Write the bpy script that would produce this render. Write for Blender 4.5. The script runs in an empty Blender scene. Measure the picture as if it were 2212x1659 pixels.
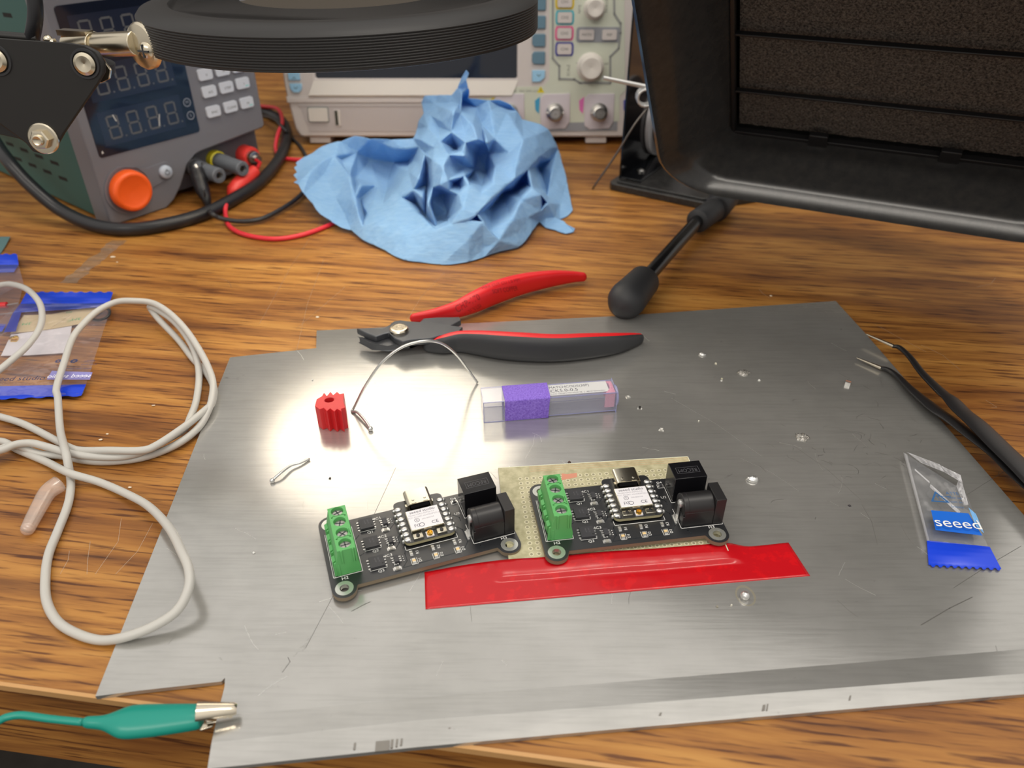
import bpy, math, random
from mathutils import Vector, Matrix, noise
from mathutils.geometry import tessellate_polygon, delaunay_2d_cdt
random.seed(7)
S = bpy.context.scene
C = S.collection
K = 0.001                                    # everything below is measured in millimetres
PI = math.pi
def R(d): return math.radians(d)
# ------------------------------------------------------------------ camera
FPX, PITCH, CAMZ = 1662.0, R(34.65), 198.0
cd = bpy.data.cameras.new('camera'); cam = bpy.data.objects.new('camera', cd); C.objects.link(cam)
cd.sensor_width = 36; cd.lens = FPX/2212*36; cd.clip_start = .01; cd.clip_end = 20
cam.location = (0, 0, CAMZ*K); cam.rotation_euler = (PI/2-PITCH, 0, 0); S.camera = cam
cd.dof.use_dof = True; cd.dof.focus_distance = .290; cd.dof.aperture_fstop = 14
# ------------------------------------------------------------------ light
W = bpy.data.worlds.new('world'); S.world = W; W.use_nodes = True
W.node_tree.nodes['Background'].inputs[0].default_value = (1, .955, .9, 1)
_n = W.node_tree.nodes; _l = W.node_tree.links             # an evenly lit room: brighter ceiling, dimmer below
_tc = _n.new('ShaderNodeTexCoord'); _sx = _n.new('ShaderNodeSeparateXYZ'); _mr = _n.new('ShaderNodeMapRange')
_l.new(_tc.outputs['Generated'], _sx.inputs[0]); _l.new(_sx.outputs[2], _mr.inputs[0])
_mr.inputs[1].default_value = -.3; _mr.inputs[2].default_value = .9; _mr.inputs[3].default_value = .3; _mr.inputs[4].default_value = 1.02
_l.new(_mr.outputs[0], _n['Background'].inputs[1])
def ceiling_lamp(x, y, z, sx, sy, e, col, rz=0):
    l = bpy.data.lights.new('ceiling_light', 'AREA'); l.shape = 'RECTANGLE'; l.size = sx; l.size_y = sy
    l.energy = e; l.color = col
    o = bpy.data.objects.new('ceiling_light', l); C.objects.link(o); o.location = (x, y, z); o.rotation_euler.z = rz; return o
ceiling_lamp(.5, .15, 2.0, 1.2, .3, 13, (1, .93, .83))
ceiling_lamp(-.8, -1.6, 2.0, 2.4, .14, 30, (1, .93, .83), R(-24.6))
RING_E = 1.6                                # strength of the LED ring under the magnifier lamp
S.view_settings.view_transform = 'Standard'; S.view_settings.look = 'None'
S.view_settings.gamma = 1; S.view_settings.use_curve_mapping = False
S.view_settings.exposure = 0.0
# ------------------------------------------------------------------ measuring helpers (camera ray -> a plane of the place)
_cp, _sp = math.cos(PITCH), math.sin(PITCH)
def ray(x, y):
    a = (x-1106)/FPX; b = (829.5-y)/FPX
    return Vector((a, _cp+b*_sp, -_sp+b*_cp))
def G(x, y, z=0.0):                           # point at height z
    d = ray(x, y); return d*((z-CAMZ)/d.z)+Vector((0, 0, CAMZ))
def GY(x, y, Y):                              # point at depth Y
    d = ray(x, y); return d*(Y/d.y)+Vector((0, 0, CAMZ))
class Plane:
    def __init__(s, O, u, v):
        s.O, s.u, s.v = Vector(O), Vector(u).normalized(), Vector(v).normalized(); s.w = s.u.cross(s.v)
    def at(s, x, y, w=0.0):                   # (a, b) on the plane shifted by w
        d = ray(x, y); o = Vector((0, 0, CAMZ)); n = s.w; O = s.O+s.w*w
        p = o+d*((O-o).dot(n)/d.dot(n)); q = p-O; return q.dot(s.u), q.dot(s.v)
    def mat(s): return Matrix(((s.u.x, s.v.x, s.w.x, s.O.x), (s.u.y, s.v.y, s.w.y, s.O.y), (s.u.z, s.v.z, s.w.z, s.O.z), (0, 0, 0, 1)))
# ------------------------------------------------------------------ materials
def lin(c):
    return tuple((v/12.92 if v <= .04045 else ((v+.055)/1.055)**2.4) for v in [k/255 for k in c])
MATS = {}
def mat(name, rgb, rough=.5, metal=0, **kw):
    if name in MATS: return MATS[name]
    m = bpy.data.materials.new(name); m.use_nodes = True; b = m.node_tree.nodes['Principled BSDF']
    b.inputs['Base Color'].default_value = (*lin(rgb), 1); b.inputs['Roughness'].default_value = rough
    b.inputs['Metallic'].default_value = metal
    for k, v in kw.items():
        if k in ('noise', 'bump', 'scale'): continue
        b.inputs[k.replace('_', ' ')].default_value = v
    if 'noise' in kw or 'bump' in kw:
        nt = m.node_tree; N = nt.nodes; L = nt.links
        tc = N.new('ShaderNodeTexCoord'); nz = N.new('ShaderNodeTexNoise'); nz.inputs['Scale'].default_value = kw.get('scale', 300)
        nz.inputs['Detail'].default_value = 4; L.new(tc.outputs['Object'], nz.inputs['Vector'])
        if 'noise' in kw:
            a = kw['noise']; mx = N.new('ShaderNodeMix'); mx.data_type = 'RGBA'
            c = lin(rgb); mx.inputs[6].default_value = (*[v*(1-a) for v in c], 1); mx.inputs[7].default_value = (*[min(1, v*(1+a)) for v in c], 1)
            L.new(nz.outputs[0], mx.inputs[0]); L.new(mx.outputs[2], b.inputs['Base Color'])
        if 'bump' in kw:
            bp = N.new('ShaderNodeBump'); bp.inputs['Strength'].default_value = kw['bump']; bp.inputs['Distance'].default_value = .0003
            L.new(nz.outputs[0], bp.inputs['Height']); L.new(bp.outputs[0], b.inputs['Normal'])
    MATS[name] = m; return m
def emit(name, rgb, e):
    m = mat(name, rgb, .5); b = m.node_tree.nodes['Principled BSDF']
    b.inputs['Emission Color'].default_value = (*lin(rgb), 1); b.inputs['Emission Strength'].default_value = e; return m
def film(name, tint, opac, rough=.12, tr=(255, 255, 255), bump=.0, gl=.06):
    """thin plastic film: partly lets light straight through, partly glossy"""
    m = bpy.data.materials.new(name); m.use_nodes = True; N = m.node_tree.nodes; L = m.node_tree.links
    b = N['Principled BSDF']; b.inputs['Base Color'].default_value = (*lin(tint), 1); b.inputs['Roughness'].default_value = .4
    t = N.new('ShaderNodeBsdfTransparent'); t.inputs[0].default_value = (*lin(tr), 1)
    g = N.new('ShaderNodeBsdfGlossy'); g.inputs['Roughness'].default_value = rough
    m1 = N.new('ShaderNodeMixShader'); m1.inputs[0].default_value = opac; L.new(t.outputs[0], m1.inputs[1]); L.new(b.outputs[0], m1.inputs[2])
    lw = N.new('ShaderNodeLayerWeight'); lw.inputs[0].default_value = .5
    pw = N.new('ShaderNodeMath'); pw.operation = 'POWER'; pw.inputs[1].default_value = 4; L.new(lw.outputs['Facing'], pw.inputs[0])
    fr = N.new('ShaderNodeMath'); fr.operation = 'MULTIPLY_ADD'; fr.inputs[1].default_value = .7; fr.inputs[2].default_value = gl; L.new(pw.outputs[0], fr.inputs[0])
    m2 = N.new('ShaderNodeMixShader'); L.new(fr.outputs[0], m2.inputs[0]); L.new(m1.outputs[0], m2.inputs[1]); L.new(g.outputs[0], m2.inputs[2])
    if bump:
        tc = N.new('ShaderNodeTexCoord'); nz = N.new('ShaderNodeTexNoise'); nz.inputs['Scale'].default_value = 90; L.new(tc.outputs['Object'], nz.inputs[0])
        bp = N.new('ShaderNodeBump'); bp.inputs['Strength'].default_value = bump; bp.inputs['Distance'].default_value = .003
        L.new(nz.outputs[0], bp.inputs['Height']); L.new(bp.outputs[0], g.inputs['Normal'])
    L.new(m2.outputs[0], N['Material Output'].inputs[0]); MATS[name] = m; return m
def nodes_of(name):
    m = bpy.data.materials.new(name); m.use_nodes = True; MATS[name] = m
    return m, m.node_tree.nodes, m.node_tree.links, m.node_tree.nodes['Principled BSDF']
def ramp(N, stops):
    r = N.new('ShaderNodeValToRGB'); e = r.color_ramp.elements
    while len(e) < len(stops): e.new(.5)
    for k, (p, c) in enumerate(stops): e[k].position = p; e[k].color = (*(lin(c) if not isinstance(c, (int, float)) else (c,)*3), 1)
    return r
def wood_material():
    m, N, L, b = nodes_of('wood_laminate')
    tc = N.new('ShaderNodeTexCoord')
    mp = N.new('ShaderNodeMapping'); mp.inputs['Scale'].default_value = (7, 150, 150); L.new(tc.outputs['Object'], mp.inputs[0])
    wp = N.new('ShaderNodeTexNoise'); wp.inputs['Scale'].default_value = 5; L.new(tc.outputs['Object'], wp.inputs[0])
    va = N.new('ShaderNodeVectorMath'); va.operation = 'MULTIPLY_ADD'; L.new(wp.outputs[1], va.inputs[0]); va.inputs[1].default_value = (0, 3.6, 3.6); L.new(mp.outputs[0], va.inputs[2])
    n1 = N.new('ShaderNodeTexNoise'); n1.inputs['Scale'].default_value = 1; n1.inputs['Detail'].default_value = 6; n1.inputs['Roughness'].default_value = .62; L.new(va.outputs[0], n1.inputs[0])
    r1 = ramp(N, [(.30, (118, 74, 32)), (.43, (152, 100, 44)), (.53, (176, 122, 56)), (.68, (192, 140, 70))]); L.new(n1.outputs[0], r1.inputs[0])
    mp2 = N.new('ShaderNodeMapping'); mp2.inputs['Scale'].default_value = (40, 700, 700); L.new(tc.outputs['Object'], mp2.inputs[0])
    n2 = N.new('ShaderNodeTexNoise'); n2.inputs['Scale'].default_value = 1; n2.inputs['Detail'].default_value = 6; L.new(mp2.outputs[0], n2.inputs[0])
    r2 = ramp(N, [(.34, (128, 96, 72)), (.47, (255, 255, 255)), (.6, (255, 255, 255))]); L.new(n2.outputs[0], r2.inputs[0])
    mx = N.new('ShaderNodeMix'); mx.data_type = 'RGBA'; mx.blend_type = 'MULTIPLY'; mx.inputs[0].default_value = .9
    L.new(r1.outputs[0], mx.inputs[6]); L.new(r2.outputs[0], mx.inputs[7]); 
    mp3 = N.new('ShaderNodeMapping'); mp3.inputs['Scale'].default_value = (9, 26, 26); L.new(tc.outputs['Object'], mp3.inputs[0])
    n3 = N.new('ShaderNodeTexNoise'); n3.inputs['Scale'].default_value = 1; n3.inputs['Detail'].default_value = 2; L.new(mp3.outputs[0], n3.inputs[0])
    r3 = ramp(N, [(.3, (205, 190, 180)), (.6, (255, 255, 255))]); L.new(n3.outputs[0], r3.inputs[0])
    mx2 = N.new('ShaderNodeMix'); mx2.data_type = 'RGBA'; mx2.blend_type = 'MULTIPLY'; mx2.inputs[0].default_value = 1
    L.new(mx.outputs[2], mx2.inputs[6]); L.new(r3.outputs[0], mx2.inputs[7]); L.new(mx2.outputs[2], b.inputs['Base Color'])
    b.inputs['Roughness'].default_value = .42
    bp = N.new('ShaderNodeBump'); bp.inputs['Strength'].default_value = .12; bp.inputs['Distance'].default_value = .0003; L.new(n2.outputs[0], bp.inputs['Height']); L.new(bp.outputs[0], b.inputs['Normal'])
    return m
def sheet_material():
    m, N, L, b = nodes_of('brushed_aluminium')
    tc = N.new('ShaderNodeTexCoord')
    mp = N.new('ShaderNodeMapping'); mp.inputs['Scale'].default_value = (55, 900, 900); L.new(tc.outputs['Object'], mp.inputs[0])
    n1 = N.new('ShaderNodeTexNoise'); n1.inputs['Scale'].default_value = 1; n1.inputs['Detail'].default_value = 4; L.new(mp.outputs[0], n1.inputs[0])
    n2 = N.new('ShaderNodeTexNoise'); n2.inputs['Scale'].default_value = 14; n2.inputs['Detail'].default_value = 7; n2.inputs['Roughness'].default_value = .65; L.new(tc.outputs['Object'], n2.inputs[0])
    # dirt smudges with a shape of their own
    n3 = N.new('ShaderNodeTexNoise'); n3.inputs['Scale'].default_value = 60; n3.inputs['Detail'].default_value = 8; n3.inputs['Roughness'].default_value = .8; n3.inputs['Distortion'].default_value = 1.2; L.new(tc.outputs['Object'], n3.inputs[0])
    r3 = ramp(N, [(.27, (120, 118, 114)), (.36, (255, 255, 255))]); L.new(n3.outputs[0], r3.inputs[0])
    rc = ramp(N, [(.3, (178, 177, 173)), (.7, (200, 199, 195))]); L.new(n2.outputs[0], rc.inputs[0])
    mx = N.new('ShaderNodeMix'); mx.data_type = 'RGBA'; mx.blend_type = 'MULTIPLY'; mx.inputs[0].default_value = .6
    L.new(rc.outputs[0], mx.inputs[6]); L.new(r3.outputs[0], mx.inputs[7])
    rb = ramp(N, [(.3, .74), (.55, 1.0)]); L.new(n1.outputs[0], rb.inputs[0])
    mb = N.new('ShaderNodeMix'); mb.data_type = 'RGBA'; mb.blend_type = 'MULTIPLY'; mb.inputs[0].default_value = .38; L.new(mx.outputs[2], mb.inputs[6]); L.new(rb.outputs[0], mb.inputs[7]); L.new(mb.outputs[2], b.inputs['Base Color'])
    b.inputs['Metallic'].default_value = .7
    rr = N.new('ShaderNodeMapRange'); rr.inputs[3].default_value = .17; rr.inputs[4].default_value = .23; L.new(n2.outputs[0], rr.inputs[0]); L.new(rr.outputs[0], b.inputs['Roughness'])
    bp = N.new('ShaderNodeBump'); bp.inputs['Strength'].default_value = .07; bp.inputs['Distance'].default_value = .0002; L.new(n1.outputs[0], bp.inputs['Height']); L.new(bp.outputs[0], b.inputs['Normal'])
    return m
def perf_material(pitch=2.54):
    """bare tan laminate with a grid of tinned ring pads"""
    m, N, L, b = nodes_of('bare_laminate')
    tc = N.new('ShaderNodeTexCoord'); sx = N.new('ShaderNodeSeparateXYZ'); L.new(tc.outputs['Object'], sx.inputs[0])
    def M(op, a, c=None, d=None):
        n = N.new('ShaderNodeMath'); n.operation = op
        for i, v in enumerate((a, c, d)):
            if v is None: continue
            if isinstance(v, (int, float)): n.inputs[i].default_value = v
            else: L.new(v, n.inputs[i])
        return n.outputs[0]
    def cell(o):
        f = M('FRACT', M('ADD', M('DIVIDE', o, pitch*K), 100.5)); return M('MULTIPLY', M('SUBTRACT', f, .5), pitch)
    fx, fy = cell(sx.outputs[0]), cell(sx.outputs[1])
    rr = M('SQRT', M('ADD', M('MULTIPLY', fx, fx), M('MULTIPLY', fy, fy)))
    inside = M('LESS_THAN', sx.outputs[1], 1.4*K)
    insx = M('GREATER_THAN', sx.outputs[0], -1.4*K)
    ins = M('MULTIPLY', inside, insx)
    ring = M('MULTIPLY', M('MULTIPLY', M('LESS_THAN', rr, .85), M('GREATER_THAN', rr, .5)), ins)
    hole = M('MULTIPLY', M('LESS_THAN', rr, .5), ins)
    nz = N.new('ShaderNodeTexNoise'); nz.inputs['Scale'].default_value = 400; nz.inputs['Detail'].default_value = 5; L.new(tc.outputs['Object'], nz.inputs[0])
    base = ramp(N, [(.3, (160, 154, 120)), (.65, (192, 186, 152))]); L.new(nz.outputs[0], base.inputs[0])
    m1 = N.new('ShaderNodeMix'); m1.data_type = 'RGBA'; L.new(ring, m1.inputs[0]); L.new(base.outputs[0], m1.inputs[6]); m1.inputs[7].default_value = (*lin((212, 206, 176)), 1)
    m2 = N.new('ShaderNodeMix'); m2.data_type = 'RGBA'; L.new(hole, m2.inputs[0]); L.new(m1.outputs[2], m2.inputs[6]); m2.inputs[7].default_value = (*lin((150, 145, 118)), 1)
    # pinkish old copper stripes along the far edge
    st = M('MULTIPLY', M('GREATER_THAN', sx.outputs[1], 3.2*K), M('MULTIPLY', M('LESS_THAN', sx.outputs[1], 6.6*K), M('GREATER_THAN', M('SINE', M('MULTIPLY', sx.outputs[1], 5200)), .1)))
    st2 = M('MULTIPLY', M('MULTIPLY', st, M('GREATER_THAN', sx.outputs[0], 4*K)), .55)
    m3 = N.new('ShaderNodeMix'); m3.data_type = 'RGBA'; L.new(st2, m3.inputs[0]); L.new(m2.outputs[2], m3.inputs[6]); m3.inputs[7].default_value = (*lin((190, 160, 125)), 1)
    L.new(m3.outputs[2], b.inputs['Base Color']); b.inputs['Roughness'].default_value = .45
    h = M('SUBTRACT', M('MULTIPLY', ring, .5), hole)
    bp = N.new('ShaderNodeBump'); bp.inputs['Strength'].default_value = .5; bp.inputs['Distance'].default_value = .0003; L.new(h, bp.inputs['Height']); L.new(bp.outputs[0], b.inputs['Normal'])
    return m
def towel_material():
    m, N, L, b = nodes_of('blue_paper')
    tc = N.new('ShaderNodeTexCoord')
    mp = N.new('ShaderNodeMapping'); mp.inputs['Scale'].default_value = (120, 500, 500); mp.inputs['Rotation'].default_value = (0, 0, .5); L.new(tc.outputs['Object'], mp.inputs[0])
    n1 = N.new('ShaderNodeTexNoise'); n1.inputs['Scale'].default_value = 1; n1.inputs['Detail'].default_value = 5; L.new(mp.outputs[0], n1.inputs[0])
    rc = ramp(N, [(.3, (150, 198, 238)), (.7, (172, 215, 248))]); L.new(n1.outputs[0], rc.inputs[0]); L.new(rc.outputs[0], b.inputs['Base Color'])
    b.inputs['Roughness'].default_value = .85
    bp = N.new('ShaderNodeBump'); bp.inputs['Strength'].default_value = .55; bp.inputs['Distance'].default_value = .0009; L.new(n1.outputs[0], bp.inputs['Height']); L.new(bp.outputs[0], b.inputs['Normal'])
    t = N.new('ShaderNodeBsdfTranslucent'); t.inputs[0].default_value = (*lin((130, 190, 245)), 1)
    mx = N.new('ShaderNodeMixShader'); mx.inputs[0].default_value = .38; L.new(b.outputs[0], mx.inputs[1]); L.new(t.outputs[0], mx.inputs[2]); L.new(mx.outputs[0], N['Material Output'].inputs[0])
    return m
def spotted(name, c1, c2, scale, lo, hi, rough, metal=0, **kw):
    m, N, L, b = nodes_of(name)
    tc = N.new('ShaderNodeTexCoord'); nz = N.new('ShaderNodeTexNoise'); nz.inputs['Scale'].default_value = scale; nz.inputs['Detail'].default_value = kw.get('detail', 4); nz.inputs['Roughness'].default_value = .7; L.new(tc.outputs['Object'], nz.inputs[0])
    r = ramp(N, [(lo, c1), (hi, c2)]); L.new(nz.outputs[0], r.inputs[0]); L.new(r.outputs[0], b.inputs['Base Color']); b.inputs['Roughness'].default_value = rough; b.inputs['Metallic'].default_value = metal
    if kw.get('bump'):
        bp = N.new('ShaderNodeBump'); bp.inputs['Strength'].default_value = kw['bump']; bp.inputs['Distance'].default_value = kw.get('dist', .001); L.new(nz.outputs[0], bp.inputs['Height']); L.new(bp.outputs[0], b.inputs['Normal'])
    return m
WOOD = wood_material(); ALU = sheet_material(); PERF = perf_material(); TOWEL = towel_material()
BLACKP = mat('black_plastic', (26, 26, 28), .42); BLACKG = mat('glossy_black_plastic', (18, 18, 20), .22)
RIBBED = mat('matt_black_plastic', (36, 35, 35), .5); RUBBER = mat('black_rubber', (38, 39, 42), .55)
CHROME = mat('nickel', (216, 206, 186), .2, 1); STEEL = mat('steel', (190, 188, 184), .28, 1); DARKST = mat('dark_steel', (84, 86, 90), .38, .7)
SOLDER = mat('solder', (214, 214, 212), .3, .85); WHITEP = mat('white_print', (235, 235, 232), .5)
GOLD = mat('gold', (226, 186, 96), .25, 1)
# ------------------------------------------------------------------ mesh collector
def catmull(P, n=8):
    P = [Vector(p) for p in P]; out = []
    for i in range(len(P)-1):
        p0 = P[i-1] if i else P[0]*2-P[1]; p1, p2 = P[i], P[i+1]; p3 = P[i+2] if i+2 < len(P) else P[-1]*2-P[-2]
        for k in range(n):
            t = k/n
            out.append(.5*((2*p1)+(p2-p0)*t+(2*p0-5*p1+4*p2-p3)*t*t+(3*p1-p0-3*p2+p3)*t**3))
    out.append(P[-1]); return out
class B:
    def __init__(s, T=None): s.v = []; s.f = []; s.m = []; s.T = T or Matrix()
    def add(s, vs, fs, mi=0, T=None):
        b = len(s.v); X = s.T @ T if T else s.T
        s.v += [X @ Vector(v) for v in vs]; s.f += [tuple(b+i for i in f) for f in fs]; s.m += [mi]*len(fs); return s
    def box(s, x0, x1, y0, y1, z0, z1, mi=0, T=None):
        v = [(x, y, z) for z in (z0, z1) for y in (y0, y1) for x in (x0, x1)]
        return s.add(v, [(0, 2, 3, 1), (4, 5, 7, 6), (0, 1, 5, 4), (2, 6, 7, 3), (0, 4, 6, 2), (1, 3, 7, 5)], mi, T)
    def prism(s, poly, z0, z1, mi=0, T=None, holes=(), top=None):
        """poly (and holes) extruded from z0 to z1; top: other outline for z1 (tapers)"""
        area = sum(poly[i][0]*poly[(i+1) % len(poly)][1]-poly[(i+1) % len(poly)][0]*poly[i][1] for i in range(len(poly)))
        if area < 0: poly = list(reversed(poly)); top = list(reversed(top)) if top else None
        loops = [list(poly)]+[list(h) for h in holes]; n0 = sum(map(len, loops))
        flat = [p for l in loops for p in l]; ft = list(top) if top else flat
        tri = tessellate_polygon([[Vector((p[0], p[1], 0)) for p in l] for l in loops]) if (holes or len(poly) > 4) else [tuple(range(len(poly)))]
        v = [(p[0], p[1], z0) for p in flat]+[(p[0], p[1], z1) for p in ft]; f = []
        for t in tri:
            a = sum(flat[t[i]][0]*flat[t[(i+1) % len(t)]][1]-flat[t[(i+1) % len(t)]][0]*flat[t[i]][1] for i in range(len(t)))
            t = tuple(t) if a > 0 else tuple(reversed(t))
            f.append(tuple(reversed(t))); f.append(tuple(i+n0 for i in t))
        o = 0
        for li, l in enumerate(loops):
            n = len(l); ar = sum(l[i][0]*l[(i+1) % n][1]-l[(i+1) % n][0]*l[i][1] for i in range(n)); ccw = (ar > 0) == (li == 0)
            for i in range(n):
                a, b2 = o+i, o+(i+1) % n
                f.append((a, b2, b2+n0, a+n0) if ccw else (b2, a, a+n0, b2+n0))
            o += n
        return s.add(v, f, mi, T)
    def lathe(s, prof, n=32, mi=0, T=None, sx=1, sy=1, a0=0, a1=2*PI):
        """prof [(r,z)...] about z"""
        full = abs(a1-a0-2*PI) < 1e-6; m = n if full else n+1; v = []; f = []
        for r, z in prof:
            for k in range(m):
                a = a0+(a1-a0)*k/n; v.append((r*math.cos(a)*sx, r*math.sin(a)*sy, z))
        for i in range(len(prof)-1):
            for k in range(n):
                k2 = (k+1) % m; f.append((i*m+k, i*m+k2, (i+1)*m+k2, (i+1)*m+k))
        if full:
            if prof[0][0] > 1e-6: f.append(tuple(reversed(range(m))))
            if prof[-1][0] > 1e-6: f.append(tuple((len(prof)-1)*m+k for k in range(m)))
        return s.add(v, f, mi, T)
    def cyl(s, p0, p1, r, n=24, mi=0, r1=None, bev=0):
        p0, p1 = Vector(p0), Vector(p1); d = p1-p0; h = d.length; r1 = r if r1 is None else r1
        T = Matrix.Translation(p0) @ d.to_track_quat('Z', 'Y').to_matrix().to_4x4()
        pr = [(r, 0), (r1, h)] if not bev else [(r-bev, 0), (r, bev), (r1, h-bev), (r1-bev, h)]
        return s.lathe(pr, n, mi, T)
    def sphere(s, c, r, n=12, mi=0, sz=1, T=None):
        pr = [(r*math.sin(PI*i/n)+1e-7, -r*math.cos(PI*i/n)*sz) for i in range(n+1)]
        X = Matrix.Translation(Vector(c)); return s.lathe(pr, 2*n, mi, (T @ X) if T else X)
    def tube(s, P, r, n=12, mi=0, caps=True, rad=None):
        P = [Vector(p) for p in P]; v = []; f = []; N0 = None
        for i, p in enumerate(P):
            t = (P[min(i+1, len(P)-1)]-P[max(i-1, 0)]).normalized()
            if N0 is None: N0 = t.orthogonal().normalized()
            N0 = (N0-t*N0.dot(t)).normalized(); b = t.cross(N0); rr = rad[i] if rad else r
            for k in range(n):
                a = 2*PI*k/n; v.append(p+(N0*math.cos(a)+b*math.sin(a))*rr)
        for i in range(len(P)-1):
            for k in range(n): f.append((i*n+k, i*n+(k+1) % n, (i+1)*n+(k+1) % n, (i+1)*n+k))
        if caps: f.append(tuple(reversed(range(n)))); f.append(tuple((len(P)-1)*n+k for k in range(n)))
        return s.add(v, f, mi)
    def loft(s, rings, mi=0, closed=True, caps=(False, False), fm=None):
        n = len(rings[0]); v = [p for r in rings for p in r]; base = len(s.v); X = s.T
        s.v += [X @ Vector(p) for p in v]
        for i in range(len(rings)-1):
            for k in range(n if closed else n-1):
                k2 = (k+1) % n; s.f.append((base+i*n+k, base+i*n+k2, base+(i+1)*n+k2, base+(i+1)*n+k)); s.m.append(fm(i, k) if fm else mi)
        if caps[0]: s.f.append(tuple(base+k for k in reversed(range(n)))); s.m.append(mi)
        if caps[1]: s.f.append(tuple(base+(len(rings)-1)*n+k for k in range(n))); s.m.append(mi)
        return s
    def text(s, body, size, T, mi=0, align='CENTER', ext=0.0, sx=1.0):
        cu = bpy.data.curves.new('t', 'FONT'); cu.body = body; cu.size = size; cu.align_x = align; cu.align_y = 'CENTER'; cu.resolution_u = 3; cu.extrude = ext
        o = bpy.data.objects.new('t', cu); me = bpy.data.meshes.new_from_object(o)
        X = T @ Matrix.Diagonal((sx, 1, 1, 1)); s.add([X @ v.co for v in me.vertices], [tuple(p.vertices) for p in me.polygons], mi)
        bpy.data.objects.remove(o); bpy.data.curves.remove(cu); bpy.data.meshes.remove(me); return s
    def strip(s, P, w, z=0, mi=0, T=None, h=.03):
        """flat line of width w through 2D points"""
        for a, b2 in zip(P[:-1], P[1:]):
            a, b2 = Vector((*a, 0)), Vector((*b2, 0)); d = (b2-a).normalized()*w/2; n = Vector((-d.y, d.x, 0))
            s.prism([(a-d+n)[:2], (a-d-n)[:2], (b2+d-n)[:2], (b2+d+n)[:2]], z, z+h, mi, T)
        return s
    def build(s, name, mats, parent=None, loc=None, smooth=35, bevel=0, seg=2, label=None, sub=0, rot=None):
        """vertices in mm; loc (mm) becomes the origin for a top-level mesh"""
        o3 = Vector(loc) if loc is not None else Vector()
        me = bpy.data.meshes.new(name); inv = Matrix.Rotation(-rot, 4, 'Z') if rot else Matrix()
        me.from_pydata([(inv @ (p-o3))*K for p in s.v], [], s.f); mats = mats if isinstance(mats, (list, tuple)) else [mats]
        for m_ in mats: me.materials.append(m_)
        for p, mi in zip(me.polygons, s.m): p.material_index = mi; p.use_smooth = smooth > 0
        me.update()
        if smooth > 0 and smooth < 180: me.set_sharp_from_angle(angle=R(smooth))
        o = bpy.data.objects.new(name, me); C.objects.link(o); o.location = o3*K
        if rot: o.rotation_euler.z = rot
        if parent: o.parent = parent
        if label: o['label'] = label
        if bevel:
            b = o.modifiers.new('bevel', 'BEVEL'); b.width = bevel*K; b.segments = seg; b.limit_method = 'ANGLE'; b.angle_limit = R(40)
        if sub: m_ = o.modifiers.new('sub', 'SUBSURF'); m_.levels = m_.render_levels = sub
        return o
def thing(name, label, cat, loc=(0, 0, 0), rz=0, group=None, T=None):
    o = bpy.data.objects.new(name, None); C.objects.link(o); o.empty_display_size = .02
    if T is not None:
        q = T.copy(); q.translation = q.translation*K; o.matrix_world = q
    else: o.location = Vector(loc)*K; o.rotation_euler = (0, 0, rz)
    o['label'] = label; o['category'] = cat
    if group: o['group'] = group
    return o
def tag(o, label, cat, group=None):
    o['label'] = label; o['category'] = cat
    if group: o['group'] = group
    return o
def struct(o): o['kind'] = 'structure'; return o
def rrect(x0, x1, y0, y1, r, n=5):
    P = []
    for cx, cy, a in ((x1-r, y0+r, -90), (x1-r, y1-r, 0), (x0+r, y1-r, 90), (x0+r, y0+r, 180)):
        for k in range(n+1): t = R(a+90*k/n); P.append((cx+r*math.cos(t), cy+r*math.sin(t)))
    return P
def circ(cx, cy, r, n=24, ry=None): return [(cx+r*math.cos(2*PI*k/n), cy+(ry or r)*math.sin(2*PI*k/n)) for k in range(n)]
def Tr(x, y, z): return Matrix.Translation((x, y, z))
def Rot(a, ax): return Matrix.Rotation(R(a), 4, ax)
# ================================================================== the room
struct(B().box(-3000, 3000, -2500, 2500, -740, -730).build('floor', mat('dark_carpet', (60, 56, 52), .9, 0, noise=.5, scale=30)))
struct(B().box(-3000, 3000, 3000, 3050, -730, 2200).build('wall_back', mat('dull_wall', (112, 104, 94), .8)))
# ================================================================== workbench
DA = R(-8)
desk = thing('workbench', 'wood grain laminate workbench top with a straight front edge', 'workbench', (0, 0, 0), DA)
B().box(-900, 1000, 112.5, 1150, -18, 0).build('worktop', WOOD, desk)
B().box(-900, 1000, 111.3, 112.5, -2.2, .25).build('edge_trim', mat('tan_edge_band', (196, 150, 96), .4), desk, label='thin pale strip along the front edge of the top')
B().box(-900, 1000, 112.2, 130, -39, -2.2).build('front_edge_board', WOOD, desk)
for x in (-880, 940): B().box(x, x+40, 150, 1100, -730, -18).build('leg_panel', WOOD, desk)
# ================================================================== metal sheet
SZ = 1.8
def pl(pts, z): return [tuple(G(x, y, z)[:2]) for x, y in pts]
fold0 = [(2300, 1395), (1400, 1468), (900, 1508), (469, 1549)]
fold = [(2300, 1448), (1400, 1518), (900, 1556), (457, 1604)]
outl = [(497, 772), (683, 752), (684, 714), (1100, 694), (1330, 683), (1805, 650), (1870, 721), (2044, 921), (2212, 1113), (2300, 1214)]+fold0+[(475, 1523), (485, 1484), (486, 1464), (478, 1472), (300, 1492), (206, 1504)]
sh = B(); P2 = pl(outl, SZ); sh.prism(P2, SZ-1.5, SZ)
lip = [(2300, 1492), (1400, 1569), (900, 1614), (448, 1661)]
f0 = [G(*q, SZ) for q in fold0]; ft = [G(*q, SZ+.75) for q in fold]; lt = [G(*q, SZ-.15) for q in lip]; dn = Vector((0, 0, -1.5)); n = 4
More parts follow.
